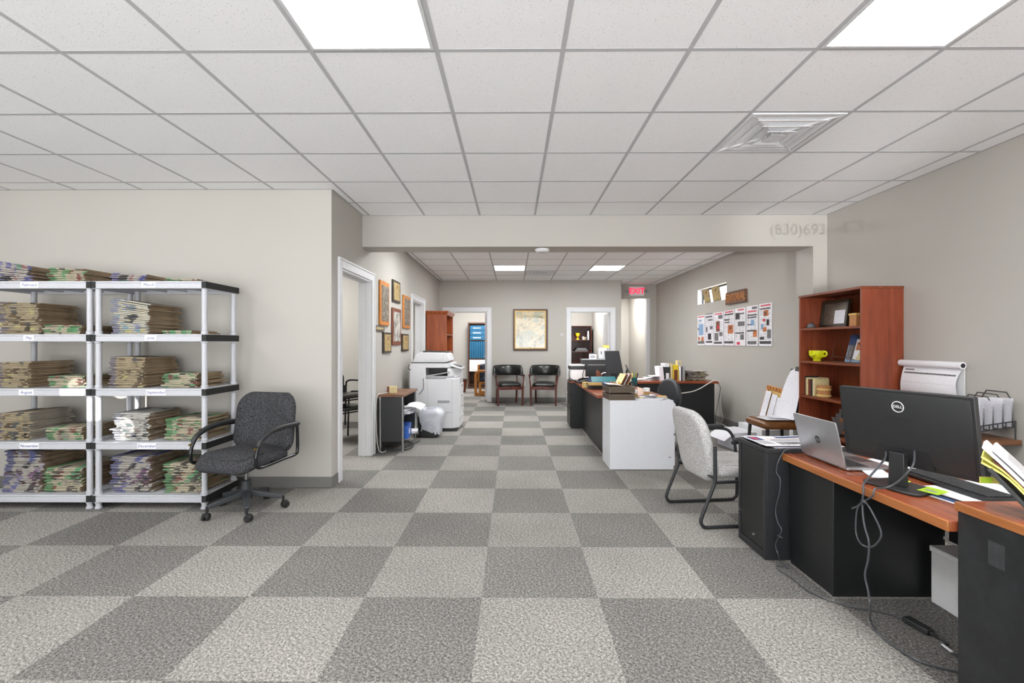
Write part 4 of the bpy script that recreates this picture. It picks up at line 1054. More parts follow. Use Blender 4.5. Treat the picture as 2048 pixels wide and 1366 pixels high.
# books
y = bpos(1617, 0, .08)
for k, (w_, h_, mt, lab) in enumerate(((.035,.20,'darkbook','thin black book at the end of the cherry bookcase row'), (.04,.185,'creambook','cream book with dark stripes in the cherry bookcase'), (.04,.17,'brownbook','brown book in the cherry bookcase row'), (.03,.165,'darkbook','dark short book in the cherry bookcase row'), (.035,.18,'creambook','cream spined book nearest the basket'))):
    y -= w_/2 + .002
    book(lab, BX-.06, y, .776, w_, .15, h_, mt, -PI/2, 'books on the cherry bookcase')
    y -= w_/2
t = thing('book', 'dark red book standing behind the bookcase row', 'book', (BX+.07, bpos(1632, 0, -.05), .776), -PI/2); MB().box(-.10, .10, -.02, .02, 0, .225).build('cover', M['redbook'], t, bevel=.002); MB().box(-.095, .097, -.015, .015, .2251, .2256).build('page_block', M['paper'], t)
t = thing('book', 'patterned cream book leaning behind the basket', 'book', (BX-.0, bpos(1645, 0, 0), .776), -PI/2); MB().box(-.06, .075, -.016, .016, 0, .19).build('cover', M['creambook'], t, bevel=.002); MB().box(-.055, .07, -.0168, -.016, .09, .18).build('picture', M['greyprint'], t, smooth=0)
t = thing('basket', 'small round wooden basket on the cherry bookcase', 'basket', (BX-.11, bpos(1648, 0, .11), .776))
m = MB(); m.lathe([(.001,.004),(.052,0),(.058,.05),(.060,.10),(.056,.10),(.05,.02),(.001,.012)], seg=24); m.build('body', M['basket'], t)
for z in (.02, .085): MB().lathe([(.061,z-.012),(.064,z-.008),(.064,z+.008),(.061,z+.012)], seg=24, caps=False).build('hoop', M['tan'], t)
MB().lathe([(.064,.101),(.066,.112),(.06,.12),(.001,.122)], seg=24).build('lid', M['basket'], t)
# texas shaped ornament and items on the low shelf
tex = [(-.30,.42),(-.06,.42),(-.06,.70),(.14,.70),(.14,.28),(.30,.22),(.52,.20),(.56,-.12),(.50,-.28),(.30,-.42),(.22,-.74),(.06,-.66),(-.02,-.40),(-.16,-.24),(-.30,-.34),(-.40,-.22),(-.50,-.02),(-.66,.16),(-.30,.16)]
t = thing('state_ornament', 'grey metal map-shaped ornament on the low shelf of the cherry bookcase', 'ornament', (BX-.08, bpos(1679,0,.08), .562), -PI/2)
t.rotation_euler = (math.radians(-6), 0, -PI/2)
MB().prism([(x*.175, z*.175) for x, z in tex], 'y', -.006, .006).build('plate', M['steel'], t); MB().box(-.03, .05, -.03, .035, -.133, -.118).build('stand_foot', M['blackmetal'], t)
t = thing('metal_tray', 'grey metal letter tray behind the map-shaped ornament', 'tray', (BX+.03, bpos(1702,0,0), .421), -PI/2)
m = MB(); m.box(-.12, .12, -.09, .09, .0, .006); m.box(-.12, .12, .086, .09, .006, .22); m.box(-.12, -.116, -.09, .086, .006, .16); m.box(.116, .12, -.09, .086, .006, .16); m.build('tray_body', M['copiergrey'], t); MB().box(-.11, .11, -.085, .08, .15, .158).build('tray_shelf', M['steel'], t)
t = thing('card_box', 'orange card lying in the grey metal tray', 'card', (BX-.0, bpos(1702,0,0), .4285), -PI/2); MB().box(-.06, .06, -.05, .05, 0, .04).build('body', M['oak'], t, bevel=.002); MB().box(-.06, .06, -.0512, -.0501, .01, .03).build('face_label', M['orangeprint'], t)

# ------------------------------------------------------------------ wall calendar, wall desk, wire file sorter
t = thing('wall_calendar', 'large wall calendar with a rolled top, pinned above the wall desk', 'calendar', (RW-.004, 3.865, 1.165), -PI/2)
def cal(u, v): # u across, v down
    z = -.02 - v*.40; b = .012 + .055*math.sin(min(1, v*1.25)*PI)*(1-.2*u) + .03*max(0, v-.6)
    return ((u-.5)*(.545 - .05*math.sin(min(1,v*1.5)*PI)), -b, z)
m = MB(); m.grid(cal, 10, 16); sheet = m.build('sheet', M['paper'], t, smooth=80)
MB().box(-.27, .27, -.008, -.001, -.42, .0).build('backing_pad', M['whiteplast'], t, smooth=0)
m = MB(); m.tube([(-.285,-.034,-.008),(.285,-.034,-.008)], .028, 16); rl = m.build('rolled_pages', M['paper'], t)
MB().cyl((.2855,-.034,-.008), (.287,-.034,-.008), .018, seg=14).build('roll_core', M['blackink'], rl)
q = MB()
def strip(u0, u1, v0, v1, mi):
    n = 8; b = len(q.v)
    for i in range(n+1):
        u = u0 + (u1-u0)*i/n
        for v in (v0, v1): p = cal(u, v); q.v.append(Vector((p[0], p[1]-.0012, p[2])))
    for i in range(n): q.face((b+2*i, b+2*i+2, b+2*i+3, b+2*i+1), mi)
strip(.04, .96, .155, .185, 0); strip(.05, .22, .09, .115, 0)
for v in (.36, .54, .72, .9): strip(.03, .97, v, v+.004, 1)
for u in [.03 + .134*k for k in range(8)]: strip(u, u+.004, .2, .98, 1)
q.build('print', [M['greyprint'], M['textprint']], t, smooth=0)
t = thing('wall_desk', 'walnut wall desk with black post legs under the calendar', 'desk')
MB().box(2.86, RW-.012, 3.19, 4.12, .635, .671).build('top_board', M['walnut'], t, bevel=.003)
for x in (2.92, 3.25):
    for y in (3.26, 4.05): MB().box(x-.03, x+.03, y-.03, y+.03, 0, .634).build('leg', M['blackmetal'], t, bevel=.002)
MB().box(2.955, 3.215, 3.225, 3.245, .595, .634).build('apron', M['blackmetal'], t, smooth=0)
# wire sorter: dividers across x, rising toward the wall end
t = thing('file_sorter', 'black wire file sorter full of papers on the wall desk', 'file sorter', (3.225, 3.37, .672), math.radians(-8))
for k in range(8):
    x = -.20 + k*.058; zb = .012 + k*.011; hh = .185 + k*.006; d = .125
    m = MB(); m.tube([(x,-d,zb),(x,-d,zb+hh-.06),(x,-d+.045,zb+hh),(x,d-.045,zb+hh),(x,d,zb+hh-.06),(x,d,zb)], .0035, 6); m.build('divider', M['blackmetal'], t)
m = MB()
for y in (-.13, .13):
    m.tube([(-.22,y,.003),(.22,y,.088)], .004, 6); m.tube([(-.20,y,.045),(.22,y,.125)], .004, 6); m.tube([(.22,y,.125),(.22,y,.0)], .004, 6); m.tube([(-.22,y,.003),(-.20,y,.045)], .004, 6)
for k in range(9): x = -.19 + k*.05; z = .005 + (x+.22)*.193; m.tube([(x,-.135,z),(x,.135,z)], .003, 6); m.tube([(x,-.135,z),(x,-.135,z+.04)], .003, 6)
m.build('base_frame', M['blackmetal'], t)
rr = random.Random(21)
for k in range(7):
    x = -.175 + k*.058; zb = .018 + k*.011
    for j in range(2):
        p = thing('filed_papers', f'bundle of white papers filed in the wire sorter, {["first","second","third","fourth","fifth","sixth","seventh"][k]} slot from the monitor, {["front","rear"][j]} bundle', 'papers', (0,0,0))
        p.matrix_world = Matrix.Translation((3.225, 3.37, .672)) @ Matrix.Rotation(math.radians(-8), 4, 'Z')
        hgt = .165 + rr.uniform(-.02, .04) + k*.006; w_ = .24 - rr.uniform(0, .03); ox = x + .012 + j*.014; bl = rr.uniform(.006, .012)
        m = MB()
        fn = lambda u, v, o=0: (ox + o + bl*math.sin(v*PI*.8)*(u-.2) , -.125 + w_*u - .01*v, zb + hgt*v*(1 - .12*u*u))
        m.grid(lambda u, v: fn(u, v), 6, 6); m.grid(lambda u, v: fn(1-u, v, .006), 6, 6)
        m.build('sheets', M['written'] if j == 0 else M['paper'], p, smooth=80)

# ------------------------------------------------------------------ brown vinyl chair with papers, flip board, boxes on the floor
t = thing('vinyl_chair', 'brown vinyl side chair with dark legs holding large drawings', 'chair', (2.99, 5.37, 0), -PI/2)
MB().pad(rrect(.47, .46, .05, 5), .085, .015, lambda p: Vector((p.x, p.y, p.z+.375)), .5).build('seat', M['brownleather'], t, smooth=60)
MB().pad([(x, y+.66) for x, y in rrect(.40, .22, .05, 5)], .04, .004, lambda p: Vector((p.x, .285 - p.z, p.y-.02)), .5).build('backrest', M['brownleather'], t, smooth=60)
for sx in (-.19, .19):
    for sy, top in ((-.18, .38), (.19, .38)):
        MB().taper((sx*1.1, sy*1.12, 0), (sx, sy, top), .024, .024, .03, .03).build('leg', M['blackmetal'], t, bevel=.003)
m = MB(); 
for sx in (-.17, .17): m.bar((sx,.22,.40), (sx,.295,.62), .025, .016)
m.build('back_strut', M['blackmetal'], t)
t = thing('flip_board', 'large white drawing sheets clipped to a dark board on the brown chair', 'drawing board', (3.055, 5.265, .482), -PI/2)
t.rotation_euler = (math.radians(-16), 0, -PI/2)
MB().box(-.165, .165, 0, .012, 0, .575).build('board', M['blackplast'], t, bevel=.003)
def fl(u, v): return (-.15 + .30*u + .06*(1-v)*(u-.5), -.004 - .02*math.sin(v*PI) - .05*max(0, .25-v), .004 + .575*v - (.12*max(0,.25-u) if v > .9 else 0))
m = MB(); m.grid(fl, 8, 12); m.build('sheet', M['written'], t, smooth=80)
MB().box(-.05, .05, -.02, .02, .55, .60).build('clip', M['blackmetal'], t, bevel=.003)
t = thing('seat_papers', 'flat white sheets lying on the brown chair seat', 'papers', (2.99, 5.36, .4785))
m = MB(); m.grid(lambda u, v: (-.20+.36*u, -.2+.24*v, .004+.006*math.sin(u*5)*v), 6, 6); m.grid(lambda u, v: (-.10+.30*u, -.16+.20*v, .012+.006*math.sin(u*4+1)), 6, 6); m.build('sheets', M['written'], t, smooth=80)
t = thing('cork_board', 'oak framed pinboard with white notes leaning against the wall', 'pinboard', (3.33, 6.06, .30), -PI/2)
t.rotation_euler = (math.radians(-13), math.radians(4), -PI/2)
w, h = .56, .46; m = MB(); frame(m, w, h, .05, -.018, .012); 
m.build('frame', M['oak'], t, bevel=.004, loc=(0,0,h/2))
MB().box(-w/2+.05, w/2-.05, 0, .008, .05, h-.05).build('cork', M['tan'], t, smooth=0)
for k, (a, b) in enumerate(((-.26,-.13),(-.10,.02),(.03,.12),(.125,.21))): MB().box(a, b, -.0215, -.0195, .0, h-.075-.02*k).build('note', M['written'], t, smooth=0)
for k in range(8): MB().cyl((-.25+k*.07,-.0185,h-.025), (-.25+k*.07,-.024,h-.025), .011, seg=10).build('knob', M['brownbook'], t)
t = thing('plastic_crate', 'white crate under the pinboard on the carpet', 'crate', (3.23, 6.07, 0))
m = MB(); m.box(-.17, .2, -.30, .30, 0, .02); m.box(-.17, -.16, -.30, .30, .02, .26); m.box(.19, .2, -.30, .30, .02, .26); m.box(-.16, .19, -.30, -.29, .02, .26); m.box(-.16, .19, .29, .30, .02, .26); m.build('box_body', M['whiteplast'], t, bevel=.004)
MB().box(-.16, .19, -.29, .29, .16, .25).build('paper_fill', M['written'], t, smooth=0)
t = thing('flat_carton', 'white flattened carton beside the brown chair legs', 'carton', (2.86, 6.0, 0), .1)
m = MB(); m.box(-.14, .14, -.20, .20, 0, .22); m.build('body', M['written'], t, bevel=.004); m = MB(); m.grid(lambda u, v: (-.14-.14*u, -.2+.4*v, .22-.10*u), 3, 3); m.build('flap', M['paper'], t, smooth=80)
t = thing('cardboard_box', 'brown grey carton of papers under the brown chair', 'carton', (2.98, 5.42, 0), .0)
MB().box(-.15, .15, -.10, .12, 0, .20).build('body', M['textprint'], t, bevel=.004); MB().box(-.14, .14, -.09, .11, .2005, .215).build('paper_fill', M['orangeprint'], t, smooth=0)
t = thing('white_stool', 'small white plastic frame between the pinboard and the flip board', 'stand', (3.36, 5.70, 0))
m = MB(); m.tube(smooth_path([(0,.10,0),(0,.10,.40),(0,.08,.48),(0,.0,.50),(0,-.05,.46),(0,-.06,.0)], 5), .012, 8); m.build('frame', M['whiteplast'], t); MB().box(-.02, .02, -.10, -.02, .0, .56).build('post', M['whiteplast'], t, bevel=.005)
# ------------------------------------------------------------------ middle desk group
t = thing('file_cabinet', 'white lateral file cabinet facing the grey guest chair', 'cabinet', (1.358, 5.132, 0))
m = MB(); m.box(-.338, .330, -.207, .203, 0, .725); m.build('body', M['white'], t, bevel=.002)
for z0, z1 in ((.04,.36), (.375,.70)):
    d = MB().box(.3305, .346, -.20, .198, z0, z1).build('drawer', M['white'], t, bevel=.002)
    q = MB(); q.box(.346, .372, -.15, .15, z1-.03, z1-.02); q.box(.366, .372, -.15, .15, z1-.045, z1-.03); q.build('handle', M['whiteplast'], d, bevel=.002)
MB().box(.28, .30, -.209, -.2071, .125, .132).build('scuff_mark', M['blackink'], t, smooth=0)
t = thing('office_desk', 'cherry topped desk with black panels behind the white cabinet', 'desk')
MB().box(.96, 1.70, 5.345, 7.238, .70, .735).build('desktop', M['deskwood'], t, bevel=.004)
MB().box(1.075, 1.095, 5.36, 7.23, 0, .699).build('side_panel', M['black'], t, smooth=0)
MB().box(1.10, 1.66, 5.36, 5.38, .02, .699).build('end_panel', M['black'], t, smooth=0)
MB().box(1.10, 1.66, 7.21, 7.23, 0, .699).build('end_panel', M['black'], t, smooth=0)
t = thing('pedestal_cabinet', 'black drawer pedestal at the far end of the cherry desk', 'cabinet', (1.07, 7.48, 0))
MB().box(-.165, .165, -.20, .20, 0, .715).build('body', M['black'], t, bevel=.003)
for z0, z1 in ((.03,.34),(.355,.52),(.535,.70)):
    d = MB().box(-.183, -.1655, -.195, .195, z0, z1).build('drawer', M['black'], t, bevel=.002); MB().box(-.19, -.183, -.06, .06, z1-.05, z1-.035).build('handle', M['blackmetal'], d, bevel=.002)
MB().box(-.19, .19, -.22, .22, .7155, .728).build('top_board', M['deskwood'], t, bevel=.002)
t = thing('executive_desk', 'wide desk with a long black front panel standing across the room', 'desk')
MB().box(1.27, 3.19, 7.245, 8.0, .70, .735).build('desktop', M['deskwoodx'], t, bevel=.004)
MB().box(1.30, 3.155, 7.345, 7.365, 0.01, .699).build('front_panel', M['black'], t, smooth=0)
for x in (1.30, 3.135): MB().box(x, x+.02, 7.366, 7.97, 0, .699).build('end_panel', M['black'], t, smooth=0)
t = thing('office_chair', 'dark rounded chair back rising behind the white file cabinet', 'chair', (1.80, 5.98, 0), math.radians(-70))
MB().pad(rrect(.48, .46, .12, 5), .08, .015, lambda p: Vector((p.x, p.y, p.z+.43)), .5).build('seat', M['greyfabric'], t, smooth=60)
MB().pad([(.225*math.cos(a)*(1 if math.sin(a) > 0 else 1), .66 + .215*math.sin(a)) for a in [2*PI*i/28 for i in range(28)]], .06, .01, lambda p: Vector((p.x, .23 - p.z + .05 - .5*p.x*p.x, p.y)), .5).build('backrest', M['darkplast'], t, smooth=60)
MB().cyl((0,0,.10), (0,0,.43), .025).build('gas_column', M['blackmetal'], t)
m = MB(); m.bar((0,.02,.415), (0,.27,.43), .05, .02); m.bar((0,.275,.42), (0,.285,.62), .05, .016, up=(0,1,0)); m.build('back_strut', M['blackmetal'], t)
for k in range(5):
    a = 2*PI*k/5 + .3; l = MB().taper((.03*math.cos(a), .03*math.sin(a), .12), (.28*math.cos(a), .28*math.sin(a), .075), .05, .045, .03, .025).build('leg', M['blackplast'], t, bevel=.004)
    MB().cyl((.285*math.cos(a)-.01, .285*math.sin(a), .03), (.285*math.cos(a)+.02, .285*math.sin(a), .03), .03).build('caster', M['rubber'], l)
DZ = .7355
def dp(px, Y): return atY(px, 700, Y).x
def dz(py, Y): return atY(1000, py, Y).z
# printer on the pedestal
t = thing('desk_printer', 'small white printer with a black lid on the black pedestal', 'printer', (1.02, 7.50, .7285))
m = MB(); m.prism(rrect(.24, .30, .02, 3), 'z', .02, .185); m.build('body', M['whiteplast'], t, bevel=.006)
m = MB(); m.prism(rrect(.25, .31, .02, 3), 'z', .0, .02); m.prism(rrect(.25, .31, .02, 3), 'z', .186, .235); m.build('casing', M['blackplast'], t, bevel=.004)
m = MB(); m.prism([(-.11,.24),(.10,.24),(.11,.262),(-.10,.258)], 'y', -.14, .14); m.build('paper_guide', M['whiteplast'], t, bevel=.003)
m = MB(); m.tube(smooth_path([(-.12,-.15,.02),(-.14,-.165,.10),(-.128,-.16,.17)], 5), .006, 6); m.tube(smooth_path([(.09,-.155,.02),(.07,-.17,.10),(.10,-.16,.2)], 5), .006, 6); m.build('cable', M['cabledark'], t)
t = thing('desk_phone', 'black desk phone with its handset sticking out over the desk end', 'phone', (1.04, 6.98, DZ), .35)
m = MB(); m.prism([(-.09,0),(.11,0),(.11,.055),(.04,.05),(-.09,.025)], 'y', -.08, .08); m.build('base', M['blackplast'], t, bevel=.005)
m = MB(); m.tube(smooth_path([(-.10,-.05,.045),(-.04,-.05,.065),(.05,-.05,.075),(.10,-.05,.07)], 5), .016, 8); m.build('handset', M['blackgloss'], t)
m = MB(); m.bar((-.09,.04,.02), (-.20,.05,.075), .05, .008); m.build('swivel_arm', M['blackplast'], t, bevel=.002)
# big dark printer box and monitor
Y = 7.42
t = thing('storage_cube', 'black box-shaped cabinet standing on the desk end, holding white boxes', 'cabinet', ((dp(1166,Y)+dp(1212,Y))/2, Y+.14, DZ))
wd = dp(1212,Y)-dp(1166,Y); hh = dz(720,Y)-DZ
MB().box(-wd/2, wd/2, -.14, .14, 0, hh).build('body', M['blackplast'], t, bevel=.005)
MB().box(-wd/2-.006, wd/2+.006, -.15, .145, hh+.0005, hh+.010).build('top_board', M['copiergrey'], t, bevel=.002)
MB().box(-wd*.28, wd*.46, -.144, -.141, hh*.75, hh*.78).build('slot_strip', M['steel'], t, smooth=0)
MB().box(-wd*.40, wd*.46, -.1425, -.1405, hh*.06, hh*.70).build('front_panel', M['black'], t, smooth=0)
bx = t.location.x; bz = DZ + hh + .0105
t = thing('tissue_box', 'small white printed box with a dark lid on top of the black cube cabinet', 'box', (dp(1187.5,Y), Y+.1, bz))
MB().box(-.052, .052, -.05, .05, 0, .085).build('body', M['paper'], t, bevel=.003); MB().box(-.045, .055, -.052, .052, .0855, .097).build('lid', M['blackplast'], t, bevel=.003); MB().box(-.04, .03, -.0512, -.0501, .02, .06).build('printed_patch', M['textprint'], t)
t = thing('white_tower', 'white upright box with a dark slot beside the small printed box', 'box', (dp(1201.5,Y+.2)+.02, Y+.20, bz))
MB().box(-.058, .072, -.05, .05, 0, .178).build('body', M['whiteplast'], t, bevel=.006); MB().box(-.028, -.016, -.0515, -.0501, .075, .125).build('slot', M['blackink'], t)
Y2 = 7.34
t = thing('desk_monitor', 'dark computer monitor leaning back behind the teal tray', 'monitor', (dp(1229,Y2), Y2+.08, DZ), math.radians(14))
m = MB(); 
w_ = .235
m.loft([[(-w_/2-.0,-.02,.06),(w_/2+.06,-.02,.06),(w_/2+.06,.02,.06),(-w_/2,.02,.06)],[(-w_/2-.01,.035,.47),(w_/2,.035,.47),(w_/2,.065,.47),(-w_/2-.01,.065,.47)]]); m.build('screen_back', M['darkplast'], t, bevel=.006)
MB().box(-.05, .05, -.03, .02, .012, .12).build('neck', M['blackplast'], t, bevel=.004); MB().prism(rrect(.24, .17, .03, 3), 'z', 0, .012).build('stand_foot', M['blackplast'], t, bevel=.002)
t = thing('sticky_notes', 'yellow sticky note stack on top of the white upright box', 'notes', (dp(1215,7.55)-.01, 7.62, bz+.1785), .2)
MB().box(-.04, .045, -.03, .03, 0, .045).build('pad', M['yellowpaper'], t, bevel=.001); MB().box(-.04, .03, -.031, .02, .0455, .049).build('loose_note', M['yellowfile'], t)
# teal tray and cards
Y = 6.55
t = thing('letter_tray', 'teal letter tray on the cherry desk before the dark monitors', 'tray', (dp(1206,Y), Y+.06, DZ), .02)
m = MB(); w_ = .36; m.box(-w_/2, w_/2, -.13, .13, 0, .006); m.box(-w_/2, w_/2, -.13, -.126, .006, .05); m.box(-w_/2, -w_/2+.004, -.126, .13, .006, .09); m.box(w_/2-.004, w_/2, -.126, .13, .006, .09); m.box(-w_/2+.004, w_/2-.004, .126, .13, .006, .09); m.build('tray_body', M['navyprint'], t)
m = MB(); m.loft([[(-w_/2+.01,-.11,.055),(w_/2-.01,-.11,.055),(w_/2-.01,-.104,.055),(-w_/2+.01,-.104,.055)],[(-w_/2+.01,-.05,.125),(w_/2-.01,-.05,.125),(w_/2-.01,-.044,.125),(-w_/2+.01,-.044,.125)]]); m.build('folder', M['teal'], t)
t = thing('desk_vase', 'brown curved leather holder behind the teal tray', 'holder', (dp(1199,6.9), 6.95, DZ), .2)
m = MB(); m.loft([[(x*k+o, y*k, z) for x, y in rrect(.085, .06, .02, 3)] for k, o, z in ((1,.02,0),(1.05,.01,.07),(.9,-.005,.13),(.5,-.02,.175),(.12,-.025,.19))]); m.build('body', M['brownbook'], t)
m = MB(); m.tube(smooth_path([(.02,0,.10),(.04,0,.13),(.075,0,.15),(.11,0,.152)], 5), .008, 8); m.build('handle', M['whiteplast'], t)
Y = 6.05
t = thing('card_file', 'black index card file full of tan cards on the cherry desk', 'card file', (dp(1188,Y)+.01, Y, DZ), -.05)
w_ = .19
m = MB(); m.box(-w_/2, w_/2, -.10, .10, 0, .006); m.box(-w_/2, w_/2, -.10, -.096, .006, .055); m.box(-w_/2, w_/2, .096, .10, .006, .075); m.box(-w_/2, -w_/2+.004, -.096, .096, .006, .06); m.box(w_/2-.004, w_/2, -.096, .096, .006, .06); m.build('case', M['blackgloss'], t, bevel=.001)
rr = random.Random(9)
for k in range(9): MB().box(-w_/2+.008, w_/2-.008 - rr.uniform(0,.03), -.088+k*.02, -.083+k*.02, .007, .075 + rr.uniform(0, .02)).build('card', M[('tan','creambook')[k % 2]], t, smooth=0)
t = thing('wooden_block', 'light tan wooden block beside the index card file', 'block', (dp(1171.5,6.2)-.005, 6.2, DZ), .1); MB().box(-.035, .035, -.03, .03, 0, .078).build('body', M['tan'], t, bevel=.002); MB().box(-.025, .025, -.031, -.0301, .02, .06).build('face_label', M['creambook'], t)
# pencil tray with pencils
t = thing('pencil_cup', 'low dark tray of short yellow pencils behind the mesh trays', 'pencil tray', (dp(1231,5.72), 5.72, DZ))
m = MB(); m.loft([[(x, y, z) for x, y in rrect(w, d, .012, 3)] for w, d, z in ((.17,.07,0),(.18,.08,.05),(.172,.072,.05),(.162,.062,.008))]); m.build('tray_body', M['blackgloss'], t)
for k in range(6):
    x = -.06 + k*.024; q = MB(); q.cyl((x, .0, .009), (x + rr.uniform(-.008,.02), .012, .105 + rr.uniform(0,.025)), .006, seg=8); q.build('pencil', M['orange'] if k != 3 else M['blueprint'], t)
# leaning file sorter with easel
t = thing('leaning_folders', 'row of white and brown folders leaning beside the easel', 'folders', (dp(1240,6.35), 6.35, DZ), .15)
for k in range(5):
    o = MB().box(-.004, .004, -.10, .10, 0, .20).build('folder', M[('creambook','brownbook','paper','brownbook','creambook')[k]], t, smooth=0, loc=(-.05+k*.026, 0, .001), rot=(0, math.radians(28), 0))
t = thing('desk_easel', 'small black folding easel on the cherry desk', 'easel', (dp(1256,6.5), 6.5, DZ))
m = MB(); m.bar((-.085,-.03,0), (-.005,.02,.245), .014, .012); m.build('leg', M['blackplast'], t); m = MB(); m.bar((.10,-.03,0), (-.03,.02,.29), .016, .014); m.build('leg', M['blackplast'], t); m = MB(); m.bar((0,.12,0), (0,.03,.24), .012, .012); m.build('leg', M['blackplast'], t)
m = MB(); m.bar((-.06,-.028,.05), (.08,-.028,.05), .014, .02); m.build('ledge', M['blackplast'], t)
for k in range(3): MB().box(-.01+k*.018, -.004+k*.018, -.06, .06, 0, .14-.02*k).build('card', M[('paper','brownbook','greyprint')[k]], t, loc=(0,0,.001), rot=(0, math.radians(-14), 0))
t = thing('pen_cup', 'green pen cup crowded with brown and yellow pens', 'pen cup', (dp(1268.5,6.7), 6.7, DZ))
MB().lathe([(.001,.004),(.04,0),(.044,.10),(.040,.10),(.036,.01),(.001,.008)], seg=18).build('cup', M['teal'], t)
for k in range(8):
    a = k*.8; q = MB(); q.cyl((.02*math.cos(a), .02*math.sin(a), .012), (.052*math.cos(a), .045*math.sin(a), .155 + .012*(k % 3)), .0055, seg=7); q.build('pen', M[('brownbook','yellowfile','greenprint','darkbook')[k % 4]], t)
# two tier mesh trays on the white cabinet
Y = 5.0
t = thing('mesh_trays', 'two tier bronze mesh letter trays on the white cabinet corner', 'letter trays', (1.165, 5.10, .7255), math.radians(3))
for z in (.0, .078):
    m = MB(); m.box(-.155, .12, -.15, .15, z, z+.004); m.box(-.155, .12, -.15, -.147, z+.004, z+.055); m.box(-.155, .12, .147, .15, z+.004, z+.055); m.box(-.155, -.152, -.147, .147, z+.004, z+.055); m.box(.117, .12, -.147, .147, z+.004, z+.055)
    m.build('tray', M['mesh'], t, smooth=0)
    m = MB(); m.tube([(-.155,-.15,z+.056),(.12,-.15,z+.056),(.12,.15,z+.056),(-.155,.15,z+.056)], .004, 6, closed=True); m.build('rim', M['bronze'], t)
    MB().box(-.14, .10, -.13, .13, z+.0045, z+.03).build('papers', M['creambook'] if z > 0 else M['brownbook'], t, smooth=0)
for x in (-.153, .118):
    for y in (-.148, .148): MB().cyl((x,y,0), (x,y,.13), .004, seg=6).build('post', M['bronze'], t)
m = MB(); m.grid(lambda u, v: (-.16 + .20*u, -.12 + .24*v, .135 + .035*u*(1-u) + .03*(1-u)), 5, 5); m.build('loose_sheet', M['paper'], t, smooth=80)
def cup(label, x, y, s):
    t = thing('paper_cup', label, 'cup', (x, y, .7255), 0, 'paper coffee cups on the white cabinet')
    MB().lathe([(.001,.003),(.027*s,0),(.037*s,.095*s),(.034*s,.095*s),(.001,.01)], seg=20).build('body', M['paper'], t)
    MB().lathe([(.0292*s,.02*s),(.0352*s,.07*s),(.0362*s,.07*s),(.0302*s,.02*s)], seg=20, caps=False).build('sleeve', M['sleeve'], t)
    MB().lathe([(.038*s,.095*s),(.040*s,.098*s),(.037*s,.108*s),(.001,.108*s)], seg=20).build('lid', M['whiteplast'], t)
cup('small paper cup with a tan sleeve, beside the bronze mesh trays', dp(1269.5,5.12), 5.12, .82); cup('larger paper cup with a tan sleeve in front of the dark chair back', dp(1293,5.2), 5.2, .98)
t = thing('sticky_pad', 'small cream note pad between the paper cups', 'note pad', (dp(1283,5.06), 5.06, .7255), .3); MB().box(-.035, .035, -.035, .035, 0, .028).build('pad', M['creambook'], t, bevel=.001); MB().box(-.035, .03, -.034, .035, .0285, .0305).build('loose_note', M['paper'], t)
t = thing('desk_papers', 'fan of white papers with a dark folder on the white cabinet edge', 'papers', (1.47, 5.03, .7255), .1)
rr = random.Random(14)
for k in range(5): MB().obox((.02*k-.03, .01*k, .002+k*.004), .25, .17, .003, Matrix.Rotation(.12*k-.3, 3, 'Z')).build('sheet', M[('paper','written','paper','textprint','written')[k]], t, smooth=0)
m = MB(); m.obox((.0, .03, .03), .16, .10, .008, Matrix.Rotation(-.5, 3, 'Z') @ Matrix.Rotation(.12, 3, 'X')); m.build('dark_folder', M['greyprint'], t, bevel=.001)
m = MB(); m.obox((.13, .05, .026), .14, .08, .006, Matrix.Rotation(-.25, 3, 'Z')); m.build('brown_envelope', M['tan'], t, bevel=.001)
m = MB(); m.obox((.02, -.01, .045), .05, .04, .018, Matrix.Rotation(.4, 3, 'Z')); m.build('white_eraser', M['whiteplast'], t, bevel=.004)
# binders and papers on the far desk
Y = 7.42
def binder(label, a, b, ytop, mat, y=Y, lean=0, window=None, top=None):
    xa, xb = dp(a, y), dp(b, y); h = dz(ytop, y) - DZ
    t = thing('binder', label, 'binder', ((xa+xb)/2, y+.12, DZ), 0); t.rotation_euler = (0, lean, 0); w_ = xb-xa-.003
    MB().box(-w_/2, w_/2, -.12, .12, 0, h).build('cover', M[mat], t, bevel=.003)
    if window: MB().box(-w_*.32, w_*.32, -.1215, -.1201, h*window[0], h*window[1]).build('spine_label', M[window[2]], t, smooth=0)
    if top: MB().box(-w_/2+.004, w_/2-.004, -.1, .11, h+.0005, h+top[0]).build('page_tops', M[top[1]], t, smooth=0)
    return t
binder('crumpled white folder leaning at the end of the upright binders', 1320.5, 1329, 733, 'paper', lean=-.10)
binder('black binder with a white spine label among the upright binders', 1330, 1340, 734, 'blackplast', window=(.05,.55,'paper'), top=(.055,'paper'))
binder('cream binder between the black binder and yellow file', 1341, 1345.5, 727.5, 'creambook')
binder('yellow magazine file on the wide desk', 1346, 1357.5, 739, 'yellowfile', window=(.02,.98,'brownbook'), top=(.07,'yellowfile'))
binder('white binder next to the yellow magazine file', 1358.5, 1362.5, 733, 'paper')
binder('slim black binder squeezed by the grey binder', 1363, 1364.6, 733, 'blackplast')
binder('grey binder at the end next to the folded newspapers', 1365, 1370.5, 733, 'copiergrey')
t = thing('rolled_paper', 'cream box standing on top of the white and black binders', 'box', (dp(1361,Y), Y+.10, dz(733,Y)+.001)); MB().box(-.03, .035, -.05, .05, 0, .092).build('body', M['creambook'], t, bevel=.003); MB().box(-.02, .02, -.0512, -.0501, .02, .07).build('face_label', M['textprint'], t)
r_ = random.Random(77)
